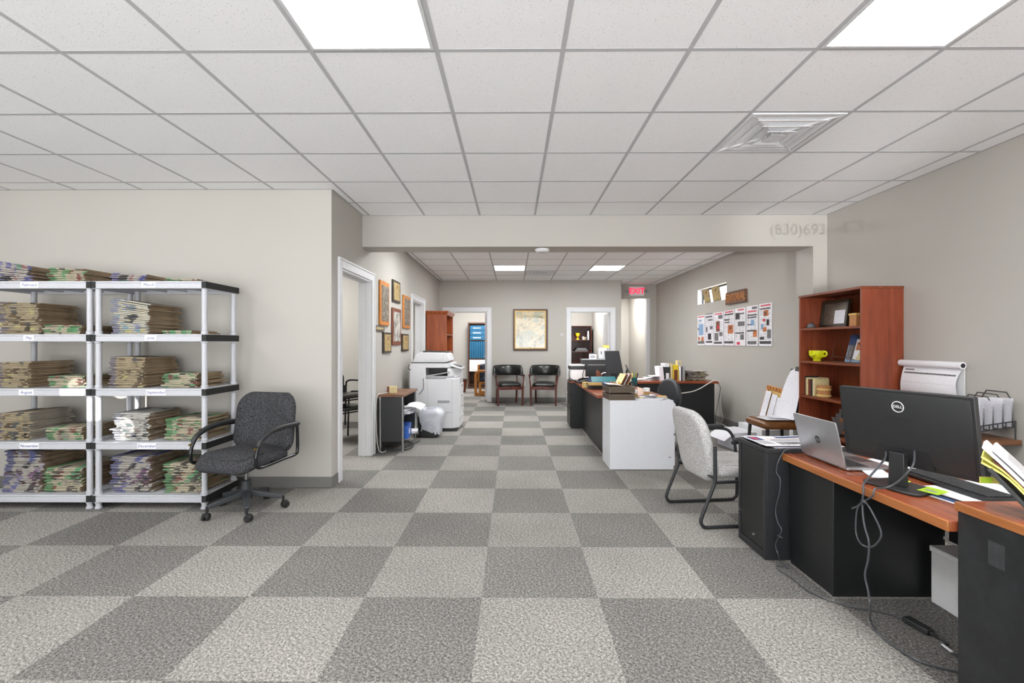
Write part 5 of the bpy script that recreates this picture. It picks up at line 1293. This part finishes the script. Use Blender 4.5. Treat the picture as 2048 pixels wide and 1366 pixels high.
for k in range(8):
    o = paper_mesh(.36*r_.uniform(.78, 1.0), .27, .017, 200+k).build('newspaper', [NP[('tan','grey')[k % 2]], M['edge']], None, smooth=50)
    o.location = (dp(1394,Y) + r_.uniform(-.03,.03), Y + .02 + r_.uniform(-.03,.03), DZ + .001 + k*.0195); o.rotation_euler = (0, 0, r_.uniform(-.22,.22))
    tag(o, 'topmost folded newspaper of the untidy pile beside the upright binders' if k == 7 else 'folded newspaper in the untidy pile beside the upright binders', 'newspaper', 'newspapers piled on the wide desk')
t = thing('loose_papers', 'crumpled white papers heaped on the wide desk before the binders', 'papers', (dp(1312,7.5), 7.62, DZ))
for k in range(3):
    sd = k*2.1; m = MB(); m.grid(lambda u, v: (-.24+.08*k+.30*u, -.14+.26*v-.02*k, .004 + .025*k + .05*(.5+.5*math.sin(u*5+sd)*math.cos(v*4+sd))*(.2+.8*u)), 8, 7); m.build('sheet', M[('paper','written','paper')[k]], t, smooth=80)
t = thing('flat_papers', 'flat white papers on the wide desk behind the pen cup', 'papers', (dp(1285,7.5), 7.55, DZ)); 
for k in range(3): MB().obox((.03*k-.04, 0, .003+k*.006), .30, .22, .005, Matrix.Rotation(.15*k, 3, 'Z')).build('sheet', M['paper'], t, smooth=0)
# white cable in front of the wide desk, cords beside it
pts = [(1318,800,6.55),(1338,790,6.7),(1360,787,6.85),(1385,783,7.0),(1402,776,7.12),(1415,768,7.2),(1427,761.5,7.21),(1435,761,7.23),(1440,766,7.23)]
m = MB(); m.tube(smooth_path([atY(a, b, y) for a, b, y in pts], 8), .0075, 8); tag(m.build('extension_cable', M['cablewhite']), 'thick white cord slung from the wide desk corner toward the white cabinet', 'cable')
m = MB(); m.tube(smooth_path([atY(a, b, y) for a, b, y in ((1436,768,7.42),(1441,775,7.42),(1439,790,7.42),(1437,800,7.45),(1434,815,7.45),(1431,835,7.45))] + [Vector((3.24,7.5,.03)), Vector((3.20,7.3,.008)), Vector((3.0,7.22,.008))], 7), .004, 6); tag(m.build('cable', M['cabledark']), 'thin dark cable hanging behind the wide desk end', 'cable')
m = MB(); m.tube(smooth_path([atY(a, b, y) for a, b, y in ((1438,766,7.3),(1443,776,7.35),(1441,795,7.35),(1443,820,7.35),(1446,838,7.35),(1442,846,7.4))] + [Vector((3.32,7.25,.01)), Vector((3.1,7.05,.008)), Vector((2.6,6.95,.008))], 7), .004, 6); tag(m.build('cable', M['cablewhite']), 'thin white cable hanging from the wide desk corner to the carpet', 'cable')
t = thing('power_adapter', 'small white plug block on the carpet by the wide desk end', 'power adapter', (3.30, 7.0, 0), .3); MB().box(-.03, .03, -.03, .03, 0, .08).build('body', M['cablewhite'], t, bevel=.006); MB().box(-.012, .012, -.034, -.0301, .02, .05).build('socket', M['copiergrey'], t)

# ------------------------------------------------------------------ black cabinet and computer desk in front
t = thing('steel_cabinet', 'black steel cabinet topped with newspapers, next to the laptop', 'cabinet', (0, 0, 0))
x0, x1, y0, y1, h = 1.545, 2.05, 2.872, 3.215, .683
m = MB(); m.box(x0+.012, x1, y0, y1, 0, h-.028); m.build('body', M['blackmetal'], t, bevel=.002)
MB().box(x0, x1+.004, y0-.006, y1+.006, h-.028, h).build('top_panel', M['blackmetal'], t, bevel=.003)
for a, b in ((y0, y0+.03), (y1-.03, y1)): MB().box(x0, x0+.012, a, b, 0, h-.029).build('frame_post', M['blackmetal'], t, bevel=.001)
MB().box(x0, x0+.012, y0+.03, y1-.03, 0, .045).build('kick_plate', M['blackmetal'], t, bevel=.001)
d = MB().box(x0+.004, x0+.0115, y0+.034, y1-.034, .05, h-.032).build('door', M['black'], t, bevel=.002)
for z in (.20, .50): 
    q = MB(); q.cyl((x0-.004, y1-.022, z), (x0+.006, y1-.022, z), .006, seg=10); q.box(x0-.001, x0+.005, y1-.06, y1-.035, z-.0025, z+.0025); q.build('hinge_pin', M['chrome'], t)
MB().cyl((x0-.001, 3.02, .10), (x0+.0045, 3.02, .10), .009, seg=12).build('lock', M['chrome'], d)
for k, (ang, dx, dy, kind) in enumerate(((.10,.02,.0,'written'),(-.14,.0,.01,'textprint'),(.04,-.02,-.005,'paper'))):
    t = thing('newspaper', ['bottom open newspaper on the black steel cabinet','middle open newspaper on the black steel cabinet','top open newspaper with blue banner on the black steel cabinet'][k], 'newspaper', (1.80+dx, 3.045+dy, h+.001+k*.006), ang, 'newspapers on the black steel cabinet')
    W, D = .46, .30
    m = MB(); m.grid(lambda u, v: (-W/2+W*u, -D/2+D*v, .002+.003*math.sin(u*6+k)*v), 8, 6); m.grid(lambda u, v: (-W/2+W*(1-u), -D/2+D*v, .0005+.003*math.sin((1-u)*6+k)*v), 8, 6); m.build('sheet', M[kind], t, smooth=80)
    if k == 2:
        q = MB()
        def bl(u0, u1, v0, v1, mi):
            n = 6; b = len(q.v)
            for i in range(n+1):
                u = u0+(u1-u0)*i/n
                for v in (v0, v1): q.v.append(Vector((-W/2+W*u, -D/2+D*v, .0028+.003*math.sin(u*6+k)*v)))
            for i in range(n): q.face((b+2*i, b+2*i+2, b+2*i+3, b+2*i+1), mi)
        bl(.03,.20,.55,.92,0); bl(.07,.15,.62,.86,1); bl(.03,.2,.15,.5,2); bl(.45,.97,.78,.93,0); bl(.25,.95,.52,.56,3); bl(.25,.9,.42,.46,3); bl(.25,.98,.68,.71,4); bl(.3,.95,.60,.63,3)
        for j in range(9): bl(.25+.08*j,.30+.08*j,.10,.34,2)
        bl(.26,.58,.14,.36,3)
        q.build('print', [M['navyprint'], M['redink'], M['textprint'], M['greyprint'], M['orangeprint']], t, smooth=80)
t = thing('magazine', 'yellow green magazine under the newspapers beside the laptop', 'magazine', (2.13, 3.12, h+.001-.06), -.15); MB().box(-.06, .14, -.13, .10, -.0, .012).build('cover', M['yellowpaper'], t, bevel=.001); MB().box(-.04, .12, -.11, .05, .0122, .0128).build('picture', M['greenprint'], t, smooth=0)
t.location.z = .658; t.location.x = 2.18; t.location.y = 2.72
# computer desk (lower return) and pedestal
RT = .657
t = thing('computer_desk', 'low cherry computer desk holding the laptop and large monitor', 'desk')
MB().box(1.652, 2.30, 1.776, 2.862, RT-.04, RT).build('desktop', M['deskwood'], t, bevel=.002)
MB().box(1.64, 1.652, 1.776, 2.862, RT-.04, RT-.0005).build('front_edge', M['deskedge'], t, bevel=.003)
MB().box(2.27, 2.29, 1.80, 2.45, .30, RT-.041).build('rear_panel', M['black'], t, smooth=0)
t = thing('pedestal_cabinet', 'black file pedestal under the computer desk', 'cabinet', (1.962, 2.652, 0))
MB().box(-.282, .290, -.19, .19, 0, RT-.042).build('body', M['black'], t, bevel=.0015)
for z0, z1 in ((.03,.30),(.315,.60)): MB().box(.2905, .304, -.185, .185, z0, z1).build('drawer', M['black'], t, bevel=.002)
MB().box(-.2835, -.2822, -.188, -.178, .0, RT-.05).build('edge_strip', M['blackmetal'], t, smooth=0)
t = thing('storage_box', 'low pale box on the carpet behind the black pedestal', 'box', (2.30, 2.12, 0)); MB().box(-.15, .15, -.30, .30, 0, .26).build('body', M['whiteplast'], t, bevel=.004); MB().box(-.155, .155, -.305, .305, .2605, .29).build('lid', M['whiteplast'], t, bevel=.004)
# near desk
t = thing('corner_desk', 'nearest cherry topped desk with a scuffed black side panel', 'desk')
DT2 = .735
MB().box(1.672, 2.42, .55, 1.772, DT2-.033, DT2).build('desktop', M['deskwood'], t, bevel=.002)
MB().box(1.66, 1.672, .55, 1.772, DT2-.033, DT2-.0005).build('front_edge', M['deskedge'], t, bevel=.003)
tt_ = NT('scuffed_laminate'); v_ = tt_.coord(); n_ = tt_.noise(v_, 7, 5, .7); sp_ = tt_.sep(tt_.pos())
patch = tt_.math('MULTIPLY', tt_.math('LESS_THAN', tt_.math('ABSOLUTE', tt_.math('SUBTRACT', sp_[1], 1.625)), .028), tt_.math('LESS_THAN', tt_.math('ABSOLUTE', tt_.math('SUBTRACT', sp_[2], .597)), .042))
scr = tt_.math('MULTIPLY', patch, tt_.noise(tt_.coord('Object', (40, 60, 22)), 1.0, 4, .75))
M['scuffed'] = tt_.set(tt_.mix(tt_.math('MULTIPLY', scr, .5), tt_.ramp(n_, [(.45, lin((27,29,31))), (.75, lin((44,46,48)))]), lin((96,98,100))), .42)
MB().box(1.668, 1.69, .56, 1.765, 0, DT2-.034).build('side_panel', M['scuffed'], t, bevel=.0015)
for y in (.56, 1.745): MB().box(1.6905, 2.40, y, y+.02, 0.02, DT2-.034).build('end_panel', M['black'], t, smooth=0)
# laptop
t = thing('laptop', 'silver laptop seen from behind on the computer desk', 'laptop', (1.748, 2.645, RT+.001), -PI/2)
# local: hinge along x, screen back toward -y?  base extends to +y (world +x)
MB().prism(rrect(.37, .25, .012, 3, 0, .127), 'z', .004, .018).build('base', M['silver'], t, bevel=.002)
m = MB()
for r_i in range(5):
    for c_i in range(14): m.box(-.16+c_i*.0232, -.16+c_i*.0232+.019, .03+r_i*.021, .03+r_i*.021+.017, .0181, .0197)
m.build('keyboard', M['cabledark'], t, smooth=0)
MB().box(-.06, .06, .155, .235, .0181, .0186).build('touchpad', M['steel'], t, smooth=0)
m = MB(); m.prism([(x, y) for x, y in rrect(.37, .245, .010, 4, 0, .1225)], 'z', 0, .007)
lid = m.build('lid', M['silver'], t, bevel=.0015, loc=(0, 0, .016), rot=(math.radians(90+13), 0, 0))
# lid local z faces -y (outer face is z=+.007 -> toward viewer)
q = MB(); q.box(-.178, .178, .012, .236, -.0012, -.0003); q.build('screen', M['blackgloss'], lid, smooth=0)
q = MB(); q.cyl((0,0,0), (0,0,.0006), .021, seg=32); lg = q.build('logo', M['blackplast'], lid, loc=(.0, .118, .0072)); 
text_mesh('logo_lettering', 'hp', .034, M['silver'], lid, (0, .120, .0082), (0, 0, 0), .0003, .25, .0)
q = MB(); q.cyl((-.12,-.001,.012), (.12,-.001,.012), .006, seg=10); q.build('hinge', M['steel'], t)
for k in range(4): MB().box(-.1855, -.1849, .03+k*.02, .042+k*.02, .008, .014).build('port', M['blackink'], t, smooth=0)
# large monitor
t = thing('computer_monitor', 'large black computer monitor seen from behind, with a ring logo', 'monitor', (1.808, 2.185, RT+.001), 0)
ang = math.atan2(.305, .96)     # long axis direction (from near end to far end) measured from +y
t.rotation_euler = (0, 0, math.radians(-90) + math.radians(17.5))
# local: width along x (x- = far end), back toward -y
Wm, Hm = .565, .355
pv = bpy.data.objects.new('screen_housing', None)
m = MB(); m.prism([(x, z) for x, z in rrect(Wm, Hm, .006, 3)], 'y', -.012, .014)
sh = m.build('screen_housing', M['blackplast'], t, bevel=.002, loc=(0, .01, .275), rot=(math.radians(8), 0, 0))
m = MB(); m.loft([[(x*Wm*.96, -.0121 - d, z*Hm*.94 + o) for x, z in ((-.5,-.5),(.5,-.5),(.5,.5),(-.5,.5))] if d == 0 else [(x*Wm*k, -.0121 - d, z*Hm*k2 + o) for x, z in ((-.5,-.5),(.5,-.5),(.5,.5),(-.5,.5))] for d, k, k2, o in ((0,1,1,0),(.012,.86,.78,0.0))]); m.build('back_bulge', M['blackplast'], sh, bevel=.003)
MB().box(-Wm/2+.008, Wm/2-.008, .0141, .0148, -Hm/2+.02, Hm/2-.008).build('screen', M['blackgloss'], sh, smooth=0)
q = MB(); q.box(-.068, .068, -.0252, -.0243, -.075, .06); pl = q.build('mount_cover', M['blackmetal'], sh, bevel=.0008)
m = MB(); m.prism([(-.125,-.168),(.125,-.168),(.105,-.088),(-.105,-.088)], 'y', -.0262, -.0243); m.build('port_recess', M['blackink'], sh, smooth=0)
q = MB(); q.tube([(.0245*math.cos(a), -.0248, .106 + .0245*math.sin(a)) for a in [2*PI*i/40 for i in range(40)]], .0022, 6, closed=True); q.build('logo_ring', M['trim'], sh)
text_mesh('logo_lettering', 'DELL', .0175, M['trim'], sh, (0, -.0248, .106), (PI/2, 0, 0), .0003, 0, .0004)
m = MB(); m.prism([(-.035,.012),(.035,.012),(.032,.165),(-.032,.165)], 'y', -.040, -.012); m.build('neck', M['blackplast'], t, bevel=.003)
m = MB(); m.prism([(x*1.0, y) for x, y in [(-.125,-.075),(-.10,-.10),(.10,-.10),(.125,-.075),(.11,.075),(.08,.085),(-.08,.085),(-.11,.075)]], 'z', 0, .012); m.build('stand_foot', M['blackplast'], t, bevel=.004)
MB().box(-.03, .03, -.025, .01, .13, .165).build('neck_joint', M['blackplast'], t, bevel=.004)
# ------------------------------------------------------------------ things on the computer desk
RZ = RT + .001
t = thing('keyboard', 'black keyboard on the computer desk behind the monitor stand', 'keyboard', (2.06, 2.20, RZ+.006), -PI/2)
MB().prism(rrect(.45, .145, .012, 3), 'z', 0, .014).build('base', M['blackplast'], t, bevel=.003)
m = MB()
for r_i in range(6):
    for c_i in range(20): m.box(-.215+c_i*.0216, -.215+c_i*.0216+.018, -.06+r_i*.0205, -.06+r_i*.0205+.017, .0141, .021)
m.build('keys', M['darkplast'], t, smooth=0)
def sheet(name, label, cat, x, y, z, w, d, rz, mat, curl=0.0, printmat=None):
    t = thing(name, label, cat, (x, y, z), rz)
    fn = lambda u, v: (-w/2+w*u, -d/2+d*v, .0012 + curl*(u*u*.5 + .5*v*v))
    m = MB(); m.grid(fn, 6, 6); m.grid(lambda u, v: (lambda p: (p[0], p[1], p[2]-.0012))(fn(1-u, v)), 6, 6); m.build('sheet', M[mat], t, smooth=80)
    if printmat:
        q = MB(); q.box(-w*.4, w*.4, d*.2, d*.38, .0014, .0017); q.box(-w*.4, w*.2, -d*.1, d*.1, .0014, .0017); q.build('print', M[printmat], t, smooth=0)
    return t
sheet('paper_sheet', 'white sheet under the monitor end of the keyboard', 'paper', 1.925, 2.04, RZ, .19, .34, math.radians(8), 'paper')
sheet('paper_sheet', 'large white drawing sheet under the keyboard toward the wall', 'paper', 2.185, 2.05, RZ, .22, .50, math.radians(-4), 'written')
sheet('paper_sheet', 'white printed sheet between the laptop and keyboard', 'paper', 2.13, 2.60, RZ, .21, .26, .3, 'written', .004)
sheet('paper_sheet', 'pink printed slip beside the monitor foot', 'paper', 1.86, 2.40, RZ, .10, .15, -.3, 'paper', .01, 'redink')
sheet('paper_sheet', 'curled white sheet just past the laptop keyboard', 'paper', 2.09, 2.43, RZ+.004, .12, .14, .5, 'paper', .02)
t = thing('blue_folder', 'blue edged pen tray under the white sheet before the keyboard', 'tray', (1.86, 2.02, RZ+.002), math.radians(6)); MB().box(-.012, .012, -.20, .14, 0, .008).build('body', M['navyprint'], t, bevel=.002); MB().box(-.006, .006, -.18, .12, .0085, .012).build('pen', M['blackgloss'], t, bevel=.002)
t = thing('sticky_note', 'lime green sticky note on the monitor foot', 'note', (1.86, 2.085, RZ+.0135), .35)
m = MB(); m.grid(lambda u, v: (-.04+.08*u, -.04+.08*v, .001+.006*u*u), 4, 4); m.grid(lambda u, v: (-.04+.08*(1-u), -.04+.08*v, .0002+.006*(1-u)**2), 4, 4); m.build('sheet', M['greennote'], t, smooth=80); MB().box(-.02, .0, -.02, .02, .0045, .0048).build('pen_mark', M['textprint'], t, smooth=0)
t = thing('sticky_note', 'small lime green sticky note peeking from behind the monitor neck', 'note', (1.875, 2.27, RZ+.0025), .7); MB().box(-.035, .035, -.03, .03, .0, .002).build('sheet', M['greennote'], t, smooth=0); MB().box(-.02, .0, -.01, .01, .0021, .0024).build('pen_mark', M['textprint'], t, smooth=0)
# document holder with yellow folders on the near desk
HX, HY, HR = 1.765, 1.70, math.radians(-47)
t = thing('document_holder', 'black slanted document holder on the nearest desk', 'holder', (HX, HY, DT2+.001), HR)
m = MB(); m.loft([[(.085,-.13,.0),(.10,-.13,.0),(.10,.05,.0),(.085,.05,.0)],[(-.035,-.13,.155),(-.022,-.13,.16),(-.022,.05,.16),(-.035,.05,.155)]]); m.build('back_plate', M['blackplast'], t, bevel=.002)
MB().box(.07, .135, -.13, .05, 0, .012).build('base', M['blackplast'], t, bevel=.003)
def slant(name, label, cat, mat, off, length, th, w0, w1, bend=0.0, parts=None):
    t = thing(name, label, cat, (HX, HY, DT2+.001), HR)
    dirv = Vector((-.64, 0, .77)); nrm = Vector((.77, 0, .64)); base = Vector((.092, 0, .016)) + nrm*off
    def P(u, side, y): 
        c = base + dirv*(length*u) + nrm*(bend*math.sin(u*PI)*.5 + (-bend*2.2*max(0, u-.7))) + nrm*(th*side)
        return Vector((c.x, y, c.z))
    m = MB(); N = 8; rings = []
    for i in range(N+1):
        u = i/N; rings.append([P(u,0,w0), P(u,0,w1), P(u,1,w1), P(u,1,w0)])
    m.loft(rings); m.build('sheets', M[mat], t, smooth=0)
    q = MB(); u = .55; q.loft([[P(u,1.02,w0+.02), P(u,1.02,w1-.02), P(u,1.12,w1-.02), P(u,1.12,w0+.02)], [P(u+.25,1.02,w0+.02), P(u+.25,1.02,w1-.02), P(u+.25,1.12,w1-.02), P(u+.25,1.12,w0+.02)]]); q.build('print', M['textprint'], t, smooth=0)
    return t
slant('legal_pad', 'yellow legal pad closest to the monitor in the slanted holder', 'note pad', 'yellowpaper', .004, .21, .006, -.12, .045, .02)
slant('legal_pad', 'second yellow pad with a dark clip in the slanted holder', 'note pad', 'yellowpaper', .014, .225, .006, -.12, .04, .016)
slant('folder', 'thin brown folder between the yellow pads and white folders', 'folder', 'brownbook', .024, .20, .003, -.12, .045, .004)
slant('folder', 'thick white folder in the slanted holder', 'folder', 'paper', .029, .25, .010, -.12, .045, .003)
slant('folder', 'outermost white folder in the slanted holder', 'folder', 'whiteplast', .045, .23, .010, -.12, .045, .002)
fl_ = thing('paper_strip', 'pale green paper strip sticking out of the slanted holder toward the monitor', 'paper strip', (1.79, 1.735, .822), math.radians(-12))
m = MB(); m.grid(lambda u, v: (-.06+.13*u, .006*math.sin(u*3), -.012+.024*v), 6, 2); m.grid(lambda u, v: (-.06+.13*(1-u), .0015+.006*math.sin((1-u)*3), -.012+.024*v), 6, 2); m.build('strip', M['yellowpaper'], fl_, smooth=80); MB().box(-.055, -.02, -.0012, -.0004, -.009, .009).build('fold', M['greennote'], fl_, smooth=0)
# cables
M['cablemid'] = plain('mid_cable', (72,74,78), .3)
def cable(name, label, pts, r, mat, n=8):
    m = MB(); m.tube(smooth_path(pts, n), r, 8); return tag(m.build(name, M[mat]), label, 'cable')
A = lambda px, py, Y: atY(px, py, Y)
def AX(px, py, X): return atX(px, py, X)
EX = 1.632
cable('monitor_cable', 'grey monitor cable looping over the desk edge and down to the carpet',
  [AX(1773,884,1.845), AX(1772,898,1.80), AX(1771,915,1.775), AX(1758,932,1.755), AX(1738,955,1.70), Vector((1.634,2.19,.672)), AX(1727,985,1.622), AX(1725,1003,1.622), AX(1726,1030,1.62), AX(1730,1055,1.62), AX(1738,1085,1.62), AX(1736,1120,1.62), AX(1730,1150,1.62), AX(1736,1180,1.62), AX(1740,1210,1.60), atZ(1741,1240,.008), atZ(1752,1262,.008), atZ(1785,1290,.008), atZ(1830,1318,.008), atZ(1870,1332,.008), atZ(1925,1345,.008), atZ(1990,1352,.008)], .0046, 'cablemid')
cable('power_cable', 'grey power cable tied in a hanging loop below the desk edge',
  [AX(1829,886,1.86), AX(1829,903,1.82), AX(1826,930,1.77), AX(1800,960,1.735), AX(1775,975,1.70), Vector((1.634,2.12,.672)), AX(1745,992,1.618), AX(1729,1003,1.63), AX(1716,1014,1.628), AX(1712,1040,1.626), AX(1713,1070,1.626), AX(1725,1090,1.626), AX(1745,1093,1.626), AX(1760,1078,1.626), AX(1762,1062,1.626), AX(1750,1035,1.626), AX(1737,1012,1.627), AX(1728,1004,1.615), AX(1716,1012,1.615), AX(1704,1017,1.62)], .004, 'cablemid')
t = thing('cable_tie', 'short dark cable tie on the hanging cable loop', 'cable tie', tuple(AX(1728, 1004, 1.622))); MB().cyl((0,-.006,-.004), (0,.008,.004), .012, seg=12).build('band', M['blackink'], t); m = MB(); m.bar((0,.005,0), (-.003,.035,-.022), .006, .002); m.build('tail', M['blackink'], t)
cable('laptop_cable', 'thin pale charger cable hanging beside the black steel cabinet',
  [Vector((1.90,2.50,RZ+.012)), Vector((1.87,2.82,RZ+.024)), Vector((1.80,2.845,RZ+.028)), atY(1585,897,2.845), atY(1572,900,2.845), AX(1566,905,1.635), AX(1556,925,1.60), AX(1553,945,1.60), AX(1560,958,1.60), AX(1559,985,1.60), AX(1551,1020,1.60), AX(1556,1045,1.60), AX(1563,1060,1.60), AX(1557,1075,1.60), AX(1551,1090,1.60), AX(1556,1108,1.59), atZ(1560,1122,.008), atZ(1578,1136,.008), atZ(1565,1132,.008), atZ(1553,1133,.008), atZ(1562,1142,.008), atZ(1585,1156,.008), atZ(1610,1177,.008), atZ(1650,1197,.008), atZ(1700,1213,.008), atZ(1750,1222,.008), atZ(1790,1231,.008), atZ(1811,1243,.012)], .0034, 'cablemid')
t = thing('cable_plug', 'small dark plug hanging on the thin charger cable', 'plug', tuple(AX(1559, 1073, 1.60)), .2); MB().box(-.006, .006, -.014, .014, -.008, .008).build('body', M['cabledark'], t, bevel=.003); MB().cyl((0,-.022,0), (0,-.014,0), .004, seg=8).build('tip', M['steel'], t)
p0, p1 = atZ(1811,1243,.0), atZ(1862,1272,.0); d_ = (p1-p0).normalized(); pm = (p0+p1)/2
t = thing('power_brick', 'black power brick on the carpet beside the nearest desk', 'power adapter', (pm.x, pm.y, .001), math.atan2(d_.y, d_.x))
L_2 = (p1-p0).length
MB().box(-L_2/2, L_2/2, -.022, .022, 0, .028).build('body', M['blackplast'], t, bevel=.006); MB().cyl((L_2/2,0,.014), (L_2/2+.03,0,.014), .009, .006, 12).build('strain_relief', M['rubber'], t)
q0 = p1 + d_*.028 + Vector((0,0,.014))
cable('adapter_cable', 'short black cord with a white tag end running from the power brick', [q0, p1 + d_*.07 + Vector((0,0,.008)), atZ(1882,1290,.008), atZ(1905,1308,.008), atZ(1940,1335,.008)], .0045, 'cabledark')
a_, b_ = atZ(1884,1292,.0075), atZ(1904,1308,.0075); m = MB(); m.bar(a_ + Vector((0,0,.008)), b_ + Vector((0,0,.008)), .012, .003); o = m.build('cable_tag', M['paper'], None); tag(o, 'white paper tag wrapped on the power brick cord', 'cable tag')
# ------------------------------------------------------------------ camera, light, view
cam = bpy.data.cameras.new('camera'); co = bpy.data.objects.new('camera', cam); C.objects.link(co)
cam.sensor_width = 36; cam.sensor_fit = 'HORIZONTAL'; cam.lens = 36*F/2048; cam.clip_start = .05
cam.shift_x = 4.5/2048; cam.shift_y = 3/2048
co.location = (0, 0, EYE); co.rotation_euler = (PI/2, 0, YAW)
sc = bpy.context.scene; sc.camera = co
w = bpy.data.worlds.new('world'); sc.world = w; w.use_nodes = True
bg = w.node_tree.nodes['Background']; nt = w.node_tree
tc = nt.nodes.new('ShaderNodeTexCoord'); sp = nt.nodes.new('ShaderNodeSeparateXYZ'); rp = nt.nodes.new('ShaderNodeValToRGB')
nt.links.new(tc.outputs['Generated'], sp.inputs[0]); mr = nt.nodes.new('ShaderNodeMapRange'); mr.inputs[1].default_value = -1; mr.inputs[2].default_value = 1
nt.links.new(sp.outputs[2], mr.inputs[0]); nt.links.new(mr.outputs[0], rp.inputs[0]); nt.links.new(rp.outputs[0], bg.inputs[0])
e = rp.color_ramp.elements; e[0].position = .485; e[0].color = (.97, .985, 1.0, 1); e[1].position = .515; e[1].color = (.42, .43, .44, 1)
bg.inputs[1].default_value = 4.2   # world glows brighter below the horizon, added to light the ceiling; softer sky above
def area(name, loc, sx, sy, power, rot=(0,0,0), col=(1,1,1)):
    l = bpy.data.lights.new(name, 'AREA'); l.shape = 'RECTANGLE'; l.size = sx; l.size_y = sy; l.energy = power; l.color = col
    o = bpy.data.objects.new(name, l); C.objects.link(o); o.location = loc; o.rotation_euler = rot; return o
area('office_lamp_a', (-1.0, 12.4, 2.70), .6, 1.2, 45)
area('office_lamp_b', (1.6, 12.6, 2.70), .6, .6, 36)
area('hall_lamp', (2.95, 12.6, 2.70), .6, .6, 30)
area('side_office_lamp', (-3.2, 5.9, 2.70), .6, 1.2, 34)
area('side_office_lamp_far', (-3.2, 8.6, 2.70), .6, .6, 40)
def spot(name, loc, target, deg, power, blend=.2, r=.004):
    l = bpy.data.lights.new(name, 'SPOT'); l.energy = power; l.spot_size = math.radians(deg); l.spot_blend = blend; l.shadow_soft_size = r
    o = bpy.data.objects.new(name, l); C.objects.link(o); o.location = loc
    o.rotation_euler = (Vector(target) - Vector(loc)).to_track_quat('-Z', 'Y').to_euler(); return o
# spot lamps added outside the storefront, standing in for reflected sun glints
spot('glint_spot_shelf', (-1.6, -8.0, 1.5), atY(150, 781, 3.74), .95, 5000, .12)
spot('glint_spot_post', (-1.6, -8.0, 1.5), atY(186, 818, 3.72), .62, 5000, .12)
spot('glint_spot_papers', (-1.6, -8.0, 1.5), atY(243, 858, 3.78), .72, 5000, .12)
spot('glint_spot_lettering', (-.5, -6.2, .45), (3.15, 5.17, 2.575), 8.5, 1000, .9)
# phone number lettered on the storefront glass (its shadow falls on the header)
pane = struct(bpy.data.objects.new('window_3', None)); C.objects.link(pane)
struct(MB().box(.1, 1.7, -2.69, -2.684, .25, 2.6).build('window_glass', M['glass'], pane, smooth=0))
G = Vector((-.5, -6.2, .45)); 
def through(X, Y, Z): d = Vector((X, Y, Z)) - G; return G + d*((-2.68 - G.y)/d.y)
ca, cb = through(2.83, 5.17, 2.575), through(3.84, 5.17, 2.575)
lt_ = text_mesh('window_lettering', '(830)693-4367', .088, M['blackink'], None, ((ca.x+cb.x)/2, -2.68, ca.z), (PI/2, 0, 0), .0005, 0, .001, 1.0)
lt_.scale = ((cb.x-ca.x)/max(1e-3, lt_.dimensions.x),)*1 + (1, 1) if False else (1, 1, 1)
bpy.context.view_layer.update(); k_ = (cb.x-ca.x)/lt_.dimensions.x; lt_.scale = (k_, k_, 1)
tag(lt_, 'dark phone number lettering on the storefront glass behind the viewer', 'lettering')
sc.view_settings.view_transform = 'Standard'; sc.view_settings.look = 'None'; sc.view_settings.gamma = 1
sc.view_settings.use_curve_mapping = False
sc.view_settings.exposure = 1.26
sc.cycles.use_denoising = True
sc.cycles.max_bounces = 10; sc.cycles.diffuse_bounces = 6; sc.cycles.sample_clamp_indirect = 8
sc.cycles.caustics_reflective = False; sc.cycles.caustics_refractive = False
